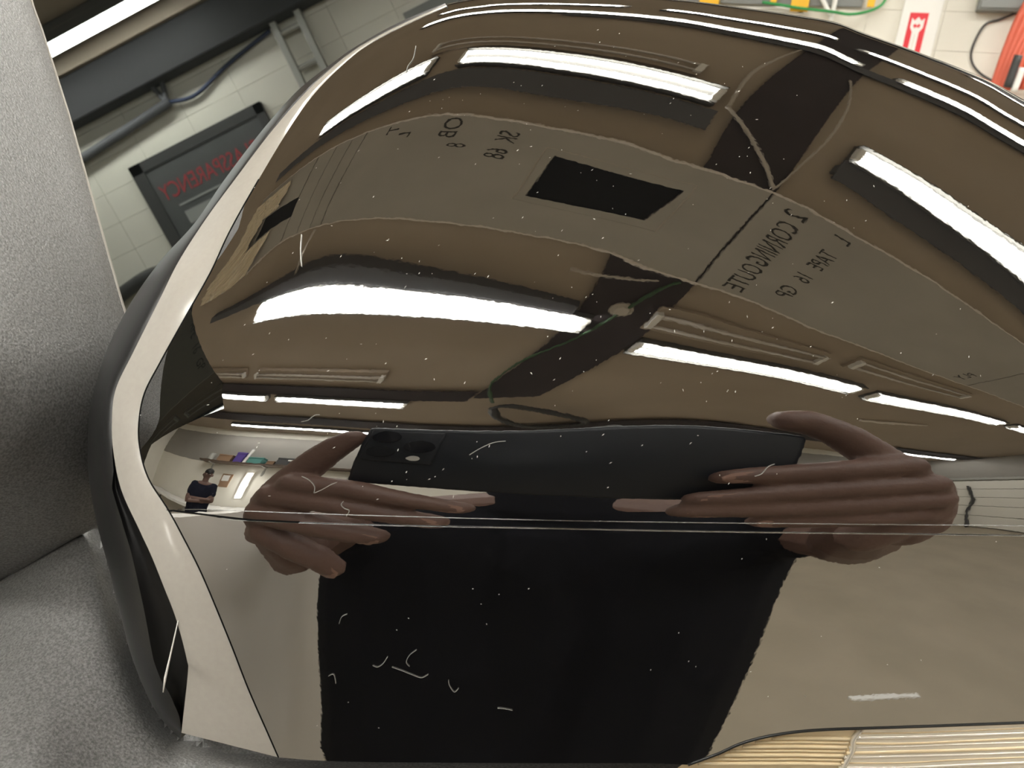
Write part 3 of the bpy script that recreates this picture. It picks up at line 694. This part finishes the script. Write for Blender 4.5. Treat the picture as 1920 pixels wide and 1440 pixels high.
# turn signal lens at the lower right
lens = thing_part = None
out_l = np.concatenate([lens_top, np.array([(2000, 1500)]), np.array([(1290, 1500)])])
def lens_patch(name, poly, m, dz, parent):
    p, f = triangulate(np.asarray(poly, float), 12.0); P, n = shell(p); P = P + np.array([0, 0, dz])
    return mesh_obj(name, P, f, m, parent, n)
poly = np.concatenate([lens_top, np.array([(2000, y) for y in range(1364, 1476, 12)]), np.array([(x_, 1476) for x_ in range(2000, 1230, -12)])])
lens = lens_patch('turn_signal', poly, MT['lens'], .0012, mir)
lens['label'] = 'clear amber ribbed turn signal lens'
rb = np.random.RandomState(3)
def pbead(name, uv, r, m, parent, dz=.0):
    p, n = shell(np.asarray(uv, float)); q = W(p + np.array([0, 0, .0012+dz]))
    return obj(name, tube(BM(), [Vector(k) for k in q], r, 6), m, parent, True)
for k, (x_, y_) in enumerate([(1452, 1389), (1420, 1397), (1396, 1405), (1372, 1413), (1350, 1421), (1328, 1429), (1312, 1437)]):
    pbead('lens_rib', resample([(x_, y_), (1500, y_-.5), (1598-k*3, y_+1)], 14), .00028 if k % 2 else .0004, MT['lens'], lens, -.0001)
for k in range(8):
    y0 = 1377 + k*9.3
    pbead('reflector_rib', resample(spline([(1612-k*5, y0+2), (1700, y0+1+rb.uniform(-2, 2)), (1820, y0-4+rb.uniform(-2, 2)), (2000, y0-11)], 24)[:, :2], 14), [.00030, .00045, .00036][k % 3], MT['lensr'] if k % 2 else MT['lens'], lens, -.0001)
pl = [(1618, 1372), (1800, 1365), (2000, 1358), (2000, 1470), (1570, 1470), (1592, 1420), (1604, 1400)]
lens_patch('reflector', resample(np.array(pl+pl[:1], float), 12)[:-1], MT['lensr'], .0009, lens)
pbead('lens_divider', resample([(1622, 1369), (1603, 1392), (1605, 1408), (1588, 1440), (1570, 1470)], 8), .0005, MT['lensr'], lens, -.0002)
pbead('lens_rim', lens_top, .00025, MT['satin'], lens, -.0012)

# grained grey mount panel (sail) and foot
def zsail(u, v):
    inv = 5 - .00619*(u-45) + .003024*v; z = 1/inv
    return z + 3.0e-7*np.maximum(0, v-640)**2
def vl(u):
    u = np.asarray(u, float); k = 40.0
    return 1090 - .61*(-k*np.log(np.exp(-u/k) + np.exp(-235/k)))
out_under = resample(OUTD[::-1], 14)          # from foot up along the housing's left edge
seglow = OUTD[150:]
def patch(name, poly, zf, m, step, thick, bevel_edge=None):
    poly = np.asarray(poly, float)
    p, f = triangulate(poly, step); P = cam_pts(p, zf(p[:, 0], p[:, 1]))
    n0 = len(P); nb = len(poly)
    pb = cam_pts(poly, zf(poly[:, 0], poly[:, 1])) + np.array([-.0, 0, thick])
    # the outline's own vertices come first in the triangulation
    P = np.r_[P, pb]; F = [list(x) for x in f] + [[k, (k+1) % nb, n0+(k+1) % nb, n0+k] for k in range(nb)]
    o = mesh_obj(name, P, F, m, mir)
    bm = bmesh.new(); bm.from_mesh(o.data); bmesh.ops.recalc_face_normals(bm, faces=bm.faces)
    c = Vector(W([[0, 0, 0]])[0]); s = sum(fc.normal.dot(c-fc.calc_center_median())*fc.calc_area() for fc in bm.faces)
    if s < 0: bmesh.ops.reverse_faces(bm, faces=bm.faces)
    for e in bm.edges:
        if len(e.link_faces) == 2 and e.calc_face_angle(0) > .6: e.smooth = False
    bm.to_mesh(o.data); bm.free(); o.data.shade_smooth(); return o
edge_r = [(22, -90), (45, 0), (62, 46), (112, 205), (160, 378), (207, 545), (226, 608), (262, 700), (285, 800), (292, 900), (300, 968)]
poly = np.concatenate([resample(edge_r, 14), resample([(x_, float(vl(x_))) for x_ in range(300, -161, -20)], 14)[1:], resample([(-160, float(vl(-160))), (-160, -90), (22, -90)], 30)[1:-1]])
patch('mount_panel', poly, zsail, MT['grain'], 14, .004)
HOUSE = np.concatenate([OUTD[130:], spline([(338,1386),(380,1402),(430,1414),(522,1424),(700,1433),(1000,1435),(1290,1438)], 60)[:, :2]])
SUNK = HOUSE + np.array([24, -34])
eu = resample(edge_r[:-3], 10)
obj('panel_edge_glint', tube(BM(), [Vector(k) for k in W(cam_pts(eu, zsail(eu[:, 0], eu[:, 1])) + np.array([0, 0, .0038]))], .0004, 6), MT['trim'], mir, True)  # pale bead put in for the highlight along the panel edge
def zfoot(u, v):
    v0 = vl(u); zs = .1765
    inv = 1/zs + (v-v0)*(.0030 + .0042/(1+np.exp((u-90)/70.)))
    d = seg_dist(np.c_[u, v], HOUSE); sgn = inside(np.c_[u, v], np.r_[HOUSE, [(1290, 0), (600, 0)]])
    return 1/inv + .011*np.exp(-np.where(sgn, 0, d)/20.0)
SK = resample(SUNK, 12)
poly = np.concatenate([resample([(x_, float(vl(x_))) for x_ in range(-160, 181, 20)] + [tuple(SK[0])], 14), SK[1:], resample([tuple(SK[-1]), (1320, 1500), (-160, 1500), (-160, float(vl(-160)))], 18)[1:-1]])
patch('foot', poly, zfoot, MT['grain'], 12, .02)

# dust specks and lint lying on the paint
bm = BM()
rd = random.Random(5)
def speck(u, v, ln, wd, ang):
    p, n = shell([(u, v)]); p, n = p[0], n[0]
    a = np.array([cos(ang), sin(ang), 0]); a -= n*(a @ n); a /= np.linalg.norm(a); b = np.cross(n, a)
    k = p[2]/FOC
    q = [p + a*ln*k, p + b*wd*k, p - a*ln*k, p - b*wd*k, p + n*wd*k*.8]
    vv = [bm.verts.new(tuple(x_)) for x_ in W(q)]
    for i in range(4): bm.faces.new((vv[i], vv[(i+1) % 4], vv[4]))
cap_poly = np.array([(640,240),(840,60),(1100,40),(1500,120),(1900,420),(1900,780),(1300,930),(500,940),(380,800),(420,560)])
n_ = 0
while n_ < 230:
    u, v = rd.uniform(330, 1910), rd.uniform(20, 960)
    if not inside(np.array([[u, v]]), cap_poly)[0]: continue
    if u > 1500 and rd.random() < .6: continue
    speck(u, v, rd.choice([1.2, 1.8, 2.6, 3.4]), rd.uniform(.45, .85), rd.gauss(-.9, .5)); n_ += 1
for k in range(26): speck(rd.uniform(420, 1880), rd.uniform(1010, 1400), rd.uniform(1.2, 2.2), .8, rd.uniform(0, 3))
for k in range(40): 
    j = rd.randrange(50, 150); uv = IND[j]*.5+CRD[j]*.5
    speck(uv[0]+rd.uniform(-8, 30), uv[1], 1.5, .7, rd.uniform(0, 3))
tag(obj('dust', bm, MT['dust']), 'tiny pale dust specks scattered over the black housing', 'dust', kind='stuff')
def lint(pts, label, r=.00004, name='lint_fibre', m='lint'):
    p, n = shell(spline(pts, 4*len(pts))[:, :2]); q = W(p + n*.00012)
    return tag(obj(name, tube(BM(), [Vector(k) for k in q], r, 5), MT[m], smooth=True), label, 'lint')
lint([(636,1169),(641,1156),(651,1151)], 'short curl of lint near the left edge of the black shirt reflection')
lint([(699,1247),(708,1250),(718,1244),(727,1231)], 'short wavy lint fibre left of the forked one on the lower shell')
lint([(735,1250),(752,1256),(772,1264),(790,1270),(803,1264)], 'longest lint fibre, lying flat on the lower shell')
lint([(781,1218),(768,1228),(762,1241),(768,1249)], 'hooked lint fibre just above the longest one')
lint([(841,1275),(843,1285),(852,1297),(860,1290)], 'J shaped lint fibre right of the longest one')
lint([(933,1327),(945,1328),(961,1331)], 'straight pale lint near the bottom of the lower shell', .00005)
lint([(616,1267),(626,1264),(630,1281)], 'small lint loop at the lower left of the shirt reflection')
lint([(650,968),(655,957),(646,953),(640,946),(644,940)], 'squiggle of lint on the reflected left hand above the seam')
lint([(590,924),(604,918),(620,909),(632,904)], 'straight lint fibre on the reflected left hand knuckles')
lint([(566,893),(580,900),(590,912),(589,924)], 'bent thin lint fibre beside the straight one on the left hand')
lint([(565,791),(578,788),(590,779),(600,778)], 'wavy lint fibre below the third lamp reflection')
lint([(1415,893),(1428,888),(1440,875),(1452,870)], 'lint fibre on the reflected right forefinger nail')
lint([(880,853),(900,841),(925,830),(948,827)], 'straight scratch of lint across the reflected phone', .00005)
lint([(780,87),(775,110),(765,125),(762,139)], 'faint lint fibre hanging near the upper left of the shell', .00006)
lint([(566,440),(564,470),(566,500)], 'upright pale lint fibre below the reflected strip at far left', .00008, m='dust')

# ============================================================ CAR SIDE (window and white door)
TAU, GAM, DWIN = R_(15), R_(10), .19
nW = np.array([cos(TAU)*cos(GAM), cos(TAU)*sin(GAM), sin(TAU)])      # right, back, up
fW = np.array([-sin(GAM), cos(GAM), 0.0]); fW = -fW                  # forward along the glass
uW = np.cross(nW, fW); uW /= np.linalg.norm(uW); uW = uW if uW[2] > 0 else -uW
oW = -nW*DWIN
car = thing('car_side', 'dark tinted car side window above a white door, left of the mirror', 'car', loc=tuple(RM(*(oW))))
def slabW(name, P, th, m, label=None):
    """P: (forward, up) outline in the window plane"""
    bm = BM(); f = bm.faces.new([bm.verts.new(RM(*(oW + fW*a + uW*b))) for a, b in P])
    r = bmesh.ops.extrude_face_region(bm, geom=[f])
    dv = RM(*(-nW*th)) - RM(0, 0, 0)
    bmesh.ops.translate(bm, vec=dv, verts=[v for v in r['geom'] if isinstance(v, bmesh.types.BMVert)])
    bmesh.ops.recalc_face_normals(bm, faces=bm.faces)
    return obj(name, bm, m, car)
slabW('window_glass', [(.07, -.10), (1.25, -.10), (1.1, .32), (.75, .2), (.45, .125), (.25, .085), (.12, .075), (.03, .105), (.0, .09), (.06, .0)], .004, MT['glass'])
def slabV(name, r0, P, th, m):
    """upright panel at right = r0; P: (back, up) outline"""
    bm = BM(); f = bm.faces.new([bm.verts.new(RM(r0, a, b)) for a, b in P])
    r = bmesh.ops.extrude_face_region(bm, geom=[f]); dv = RM(-th, 0, 0) - RM(0, 0, 0)
    bmesh.ops.translate(bm, vec=dv, verts=[v for v in r['geom'] if isinstance(v, bmesh.types.BMVert)])
    bmesh.ops.recalc_face_normals(bm, faces=bm.faces)
    return obj(name, bm, m, car)
slabV('door_panel', -.345, [(-1.2, -1.2), (1.5, -1.2), (1.5, -.20), (.6, -.14), (.16, -.13), (-.05, -.14), (-1.2, -.16)], .03, MT['white_car'])
slabV('belt_trim', -.335, [(-1.2, -.155), (-.08, -.155), (-.08, -.135), (-1.2, -.135)], .012, MT['dark'])

# ============================================================ PEOPLE
def limb_mesh(limbs, voxel, name, m, parent, smooth_it=3):
    """limbs: chains of (point, radius); grown into one continuous skin"""
    bm = BM()
    for ch in limbs:
        pts = [(Vector(p), r) for p, r in ch]
        for (p, r) in pts:
            bmesh.ops.create_icosphere(bm, subdivisions=2, radius=r, matrix=Matrix.Translation(p))
        for (p, r), (q, s) in zip(pts[:-1], pts[1:]):
            tube(bm, [p, q], [r*.995, s*.995], 14)
    me = bpy.data.meshes.new(name); bm.to_mesh(me); bm.free()
    t = bpy.data.objects.new(name, me); COL.objects.link(t)
    md = t.modifiers.new('skin', 'REMESH'); md.mode = 'VOXEL'; md.voxel_size = voxel; md.use_smooth_shade = True
    sm = t.modifiers.new('relax', 'SMOOTH'); sm.factor = .5; sm.iterations = smooth_it
    me2 = bpy.data.meshes.new_from_object(t.evaluated_get(bpy.context.evaluated_depsgraph_get()))
    bpy.data.objects.remove(t); me2.name = name; me2.materials.clear(); me2.shade_smooth()
    o = link(name, me2, parent, m)
    if parent is not None: o.matrix_parent_inverse = Matrix.Translation(-parent.location)
    return o
def ell(bm, c, r, M=None):
    mm = Matrix.Translation(c) @ (M.to_4x4() if M else Matrix.Identity(4)) @ Matrix.Diagonal((*r, 1))
    bmesh.ops.create_uvsphere(bm, u_segments=16, v_segments=10, radius=1.0, matrix=mm)

# ---- phone: held upright right behind the camera, its rear face towards the mirror
def cw(x, y, z): return Vector(W([[x*.001, y*.001, z*.001]])[0])       # millimetres in the camera's axes
ph = thing('phone', 'large black phone in a dark case held by two brown hands', 'phone', loc=tuple(cw(8, 16, -8)))
def cbox(lo, hi, bev):
    bm = BM(); box(bm, [k*.001 for k in lo], [k*.001 for k in hi], bev*.001)
    bmesh.ops.rotate(bm, verts=bm.verts, cent=(.005, .025, 0), matrix=Matrix.Rotation(R_(9.5), 3, 'Z'))
    Mx = Matrix(((C2W[0][0], C2W[1][0], C2W[2][0]), (C2W[0][1], C2W[1][1], C2W[2][1]), (C2W[0][2], C2W[1][2], C2W[2][2])))
    bmesh.ops.transform(bm, matrix=Matrix.Translation((0, 0, HC)) @ Mx.to_4x4(), verts=bm.verts); bmesh.ops.recalc_face_normals(bm, faces=bm.faces); return bm
obj('case', cbox((-82, -13, -14), (92, 61, -5), 3.5), MT['phone'], ph, True)
obj('camera_bump', cbox((-78, -9, -5.2), (-42, 29, -3.6), 1.0), MT['phone'], ph, True)
for cx_, cy_ in ((-63, -13), (-66, 5), (-47, -1)):
    bm = BM(); tube(bm, [cw(cx_, cy_, -4), cw(cx_, cy_, -2.4)], .0072, 20); obj('lens_ring', bm, MT['lensglass'], ph)
bm = BM(); tube(bm, [cw(-50, 13, -4), cw(-50, 13, -3.3)], .0032, 14); obj('flash', bm, MT['flash'], ph)

# ---- photographer
pg = thing('person', 'photographer in a black t-shirt holding the phone with both hands, seen in the black housing', 'person', loc=tuple(RM(.03, .54, -HC)))
def hand(s):
    if s > 0:   # right side of the picture
        F = [[((146,40,-6),11),((143,31,0),9.5),((112,37,4),8.6),((86,41,3.5),7.6),((64,42,3),6.2)],
             [((160,62,-6),11.5),((157,53,0),9.8),((118,58,4.5),8.8),((90,62,4),7.8),((58,64,3),6.2)],
             [((168,84,-6),11.5),((165,75,0),9.6),((120,79,4),8.5),((92,80,3.5),7.5),((54,78,3),6.0)],
             [((170,104,-8),11),((163,97,-2),8.8),((130,98,2),7.6),((104,97,2),6.6),((84,95,1),5.4)],
             [((154,52,-16),13),((134,22,-13),12),((115,-2,-10),11.0),((100,-14,-8),10.2),((91,-13,-7),9.0)]]
        palm = [[((150,45,-12),14),((170,112,-18),20),((174,130,-24),21)],[((164,60,-14),17),((170,100,-16),22),((150,134,-18),17)],[((172,88,-14),17),((182,122,-22),19),((184,136,-40),22)]]
        wr = ((188,138,-70),25)
    else:
        F = [[((-122,55,-6),11),((-116,46,0),9.6),((-78,53,4),8.6),((-54,66,4),7.6),((-30,77,3),6.2)],
             [((-140,68,-6),11.5),((-134,60,0),9.8),((-94,70,4.5),8.8),((-68,84,4),7.8),((-42,96,3),6.2)],
             [((-150,88,-6),11.5),((-146,80,0),9.6),((-112,92,4),8.4),((-92,104,3),7.4),((-72,114,1),6.0)],
             [((-152,108,-8),11),((-146,104,-2),8.8),((-122,118,2),7.6),((-106,132,1),6.8),((-98,146,-2),5.6)],
             [((-140,62,-16),13),((-116,30,-13),11.5),((-104,12,-11),10.5),((-92,-4,-9),9.2),((-84,-14,-8),7.4)]]
        palm = [[((-130,60,-12),15),((-142,110,-16),19),((-130,140,-20),18)],[((-146,72,-14),16),((-150,110,-18),18),((-136,146,-26),20)]]
        wr = ((-138,146,-70),24)
    ch = [[(cw(*p), r*.00124) for p, r in f] for f in F] + [[(cw(*p), r*.001) for p, r in f] for f in palm]
    ch.append([(cw(*palm[-1][-1][0]), .021), (cw(*wr[0]), wr[1]*.001)])
    return ch, F, cw(*wr[0])
hr, FR, wrR = hand(1); hl, FL, wrL = hand(-1)
def body(limbs_hand, SH, EL, WR, head, hip, foot, thigh=.085, sx=1.0):
    L = list(limbs_hand)
    hc, hr_ = head
    L += [[(hc + Vector((0, 0, .045)), .088), (hc + Vector((0, 0, .0)), .088), (hc + Vector((0, 0, -.06)), .066)], [(hc + Vector((0, 0, -.05)), .06), (hc + Vector((0, 0, -.19)), .062)]]
    for a, b, c in zip(SH, EL, WR): L.append([(a, .058), (a.lerp(b, .5), .05), (b, .043), (b.lerp(c, .35), .044), (c, .027)])
    neck = hc + Vector((0, 0, -.2))
    L.append([(SH[0], .06), (neck, .075), (SH[1], .06)])
    mid = (SH[0]+SH[1])/2; pel = (hip[0]+hip[1])/2
    for s, h in ((0, hip[0]), (1, hip[1])):
        q = mid.lerp(SH[s], .48)
        L.append([(q + Vector((0, 0, -.08)), .115), (q.lerp(h, .5), .105), (h, .115)])
        k = h.lerp(foot[s], .5); L.append([(h, .10), (k, .062), (k.lerp(foot[s], .35), .06), (foot[s], .042)])
    return L, mid, pel
SHp = [RM(-.19, .46, -.17), RM(.25, .46, -.17)]
ELp = [RM(-.195, .27, -.185), RM(.272, .25, -.172)]
HIPp = [RM(-.06, .50, -.70), RM(.15, .50, -.70)]
FTp = [RM(-.09, .54, -HC+.07), RM(.16, .54, -HC+.07)]
hcp = RM(.03, .46, .115)
Lb, midp, pelp = body(hr+hl, SHp, ELp, [wrL, wrR], (hcp, .1), HIPp, FTp)
fr = (RM(0, -1, 0) - RM(0, 0, 0)); rt = (RM(1, 0, 0) - RM(0, 0, 0))
Lb.append([(hcp + fr*.085 + Vector((0, 0, .0)), .012), (hcp + fr*.1 + Vector((0, 0, -.025)), .016)])
for s in (-1, 1): Lb.append([(hcp + rt*s*.088 + Vector((0, 0, .02)), .012), (hcp + rt*s*.09 + Vector((0, 0, -.02)), .012)])
for s in (0, 1): Lb.append([(FTp[s] + Vector((0, 0, -.03)), .04), (FTp[s] + fr*.15 + Vector((0, 0, -.04)), .032)])
limb_mesh(Lb, .0028, 'body', MT['skin'], pg, 2)
def shirt(SH, EL, HIP, neck, frac=.55, g=.016, st=1.0):
    mid = (SH[0]+SH[1])/2; L = [[(SH[0], .06+g), (neck+Vector((0, 0, -.045)), .062+g), (SH[1], .06+g)]]
    for s in (0, 1):
        q = mid.lerp(SH[s], .5*st)
        L.append([(q + Vector((0, 0, -.07)), .11*st+g), (q.lerp(HIP[s], .5), .118*st+g), (HIP[s] + Vector((0, 0, .03)), .125*st+g)])
        L.append([(SH[s], .062+g), (SH[s].lerp(EL[s], frac), .056+g)])
    L.append([(mid + Vector((0, 0, -.1)), .12+g), ((HIP[0]+HIP[1])/2, .12+g)])
    return L
SL = shirt(SHp, ELp, HIPp, hcp + Vector((0, 0, -.2)), .5, st=1.22)
SL.append([(hcp + Vector((0, 0, -.15)), .082), (hcp + Vector((0, 0, -.24)), .10)])
limb_mesh(SL, .007, 'shirt', MT['cloth'], pg)
def trousers(HIP, FT):
    L = [[(HIP[0], .125), (HIP[1], .125)]]
    for s in (0, 1): L.append([(HIP[s], .12), (HIP[s].lerp(FT[s], .5), .085), (FT[s] + Vector((0, 0, .02)), .07)])
    return L
limb_mesh(trousers(HIPp, FTp), .010, 'trousers', MT['pants'], pg)
limb_mesh([[(hcp + Vector((0, 0, .06)) - fr*.012, .088), (hcp + Vector((0, 0, .02)) - fr*.03, .084)]], .006, 'hair', MT['hair'], pg)
for s in (-1, 1):
    bm = BM(); ell(bm, hcp + fr*.078 + rt*s*.032 + Vector((0, 0, .012)), (.011, .011, .009)); obj('eye', bm, MT['eye'], pg, True)
bm = BM(); ell(bm, hcp + fr*.066 + Vector((0, 0, -.058)), (.02, .02, .006)); obj('mouth', bm, MT['nail'], pg, True)
for s in (0, 1):
    bm = BM(); ell(bm, FTp[s] + fr*.06 + Vector((0, 0, -.02)), (.06, .06, .05)); ell(bm, FTp[s] + fr*.15 + Vector((0, 0, -.035)), (.055, .055, .035)); obj('shoe', bm, MT['dark'], pg, True)
# finger nails on the backs of the finger ends
for F in (FR, FL):
    for f in F[:4]:
        a, b = Vector(f[-2][0]), Vector(f[-1][0]); d = (b-a).normalized(); r = f[-1][1]*1.16
        bm = BM(); c = a.lerp(b, .80)
        side = d.cross(Vector((0, 0, 1))).normalized()
        vv = []
        for i in range(7):
            for j in range(5):
                x_ = (i/6-.5)*2; y_ = (j/4-.5)*2
                wdt = r*.72*math.sqrt(max(.05, 1-abs(x_)**3*.9))
                p = c + d*(x_*r*1.15) + side*(y_*wdt) + Vector((0, 0, r*1.02 - .18*r*y_*y_ - .05*r*x_*x_))
                vv.append(bm.verts.new(cw(*p)))
        for i in range(6):
            for j in range(4): bm.faces.new((vv[i*5+j], vv[i*5+j+1], vv[i*5+j+6], vv[i*5+j+5]))
        bmesh.ops.recalc_face_normals(bm, faces=bm.faces)
        obj('finger_nail', bm, MT['nail'], pg, True)

# ---- added man by the shelf wall, standing in for the photographer's double reflection
x0, y0 = -1.86, -3.0
p2 = thing('person', 'stand-in for the photographer mirrored twice, a man in a dark cap and dark t-shirt standing with folded arms before the shelf wall', 'person', loc=(x0, y0, 0))
f2 = Vector((.5, .86, 0)); r2 = Vector((.86, -.5, 0))
B2 = Vector((x0, y0, 0)); Z_ = lambda z: Vector((0, 0, z))
SH2 = [B2 - r2*.19 + Z_(1.44), B2 + r2*.19 + Z_(1.44)]
EL2 = [B2 - r2*.25 + f2*.06 + Z_(1.17), B2 + r2*.25 + f2*.06 + Z_(1.17)]
WR2 = [B2 + r2*.12 + f2*.22 + Z_(1.20), B2 - r2*.12 + f2*.24 + Z_(1.15)]
HP2 = [B2 - r2*.09 + Z_(.93), B2 + r2*.09 + Z_(.93)]; FT2 = [B2 - r2*.11 + Z_(.07), B2 + r2*.11 + Z_(.07)]
hc2 = B2 + Z_(1.67) + f2*.03
hands2 = []
for s, wq in ((1, WR2[0]), (-1, WR2[1])):
    k = r2*s
    hands2.append([(wq, .03), (wq + k*.07, .034)])
    for j in range(4): hands2.append([(wq + k*.08 + Z_(.03-.02*j), .011), (wq + k*.12 + Z_(.03-.02*j) - f2*.01, .010), (wq + k*(.15 - .008*abs(j-1)) + Z_(.028-.02*j) - f2*.03, .008)])
    hands2.append([(wq + k*.03 + Z_(.025), .014), (wq + k*.07 + Z_(.06), .011), (wq + k*.10 + Z_(.07), .009)])
L2, _, _ = body(hands2, SH2, EL2, WR2, (hc2, .1), HP2, FT2)
L2.append([(hc2 + f2*.085, .012), (hc2 + f2*.1 + Z_(-.025), .016)])
for s in (-1, 1): L2.append([(hc2 + r2*s*.088 + Z_(.02), .012), (hc2 + r2*s*.09 + Z_(-.02), .012)])
for s in (0, 1): L2.append([(FT2[s] + Z_(-.03), .04), (FT2[s] + f2*.15 + Z_(-.04), .032)])
limb_mesh(L2, .007, 'body', MT['skin'], p2)
limb_mesh(shirt(SH2, EL2, HP2, hc2 + Z_(-.2)), .009, 'shirt', MT['navy'], p2)
limb_mesh(trousers(HP2, FT2), .012, 'trousers', MT['pants'], p2)
limb_mesh([[(hc2 + Z_(.06), .094), (hc2 + Z_(.05) - f2*.01, .094)], [(hc2 + f2*.07 + Z_(.06), .04), (hc2 + f2*.15 + Z_(.045), .03)]], .008, 'cap', MT['hair'], p2)
for s in (-1, 1):
    bm = BM(); ell(bm, hc2 + f2*.078 + r2*s*.032 + Z_(.012), (.011, .011, .009)); obj('eye', bm, MT['eye'], p2, True)
for s in (0, 1):
    bm = BM(); ell(bm, FT2[s] + f2*.06 + Z_(-.02), (.06, .06, .05)); ell(bm, FT2[s] + f2*.15 + Z_(-.035), (.055, .055, .035)); obj('shoe', bm, MT['dark'], p2, True)
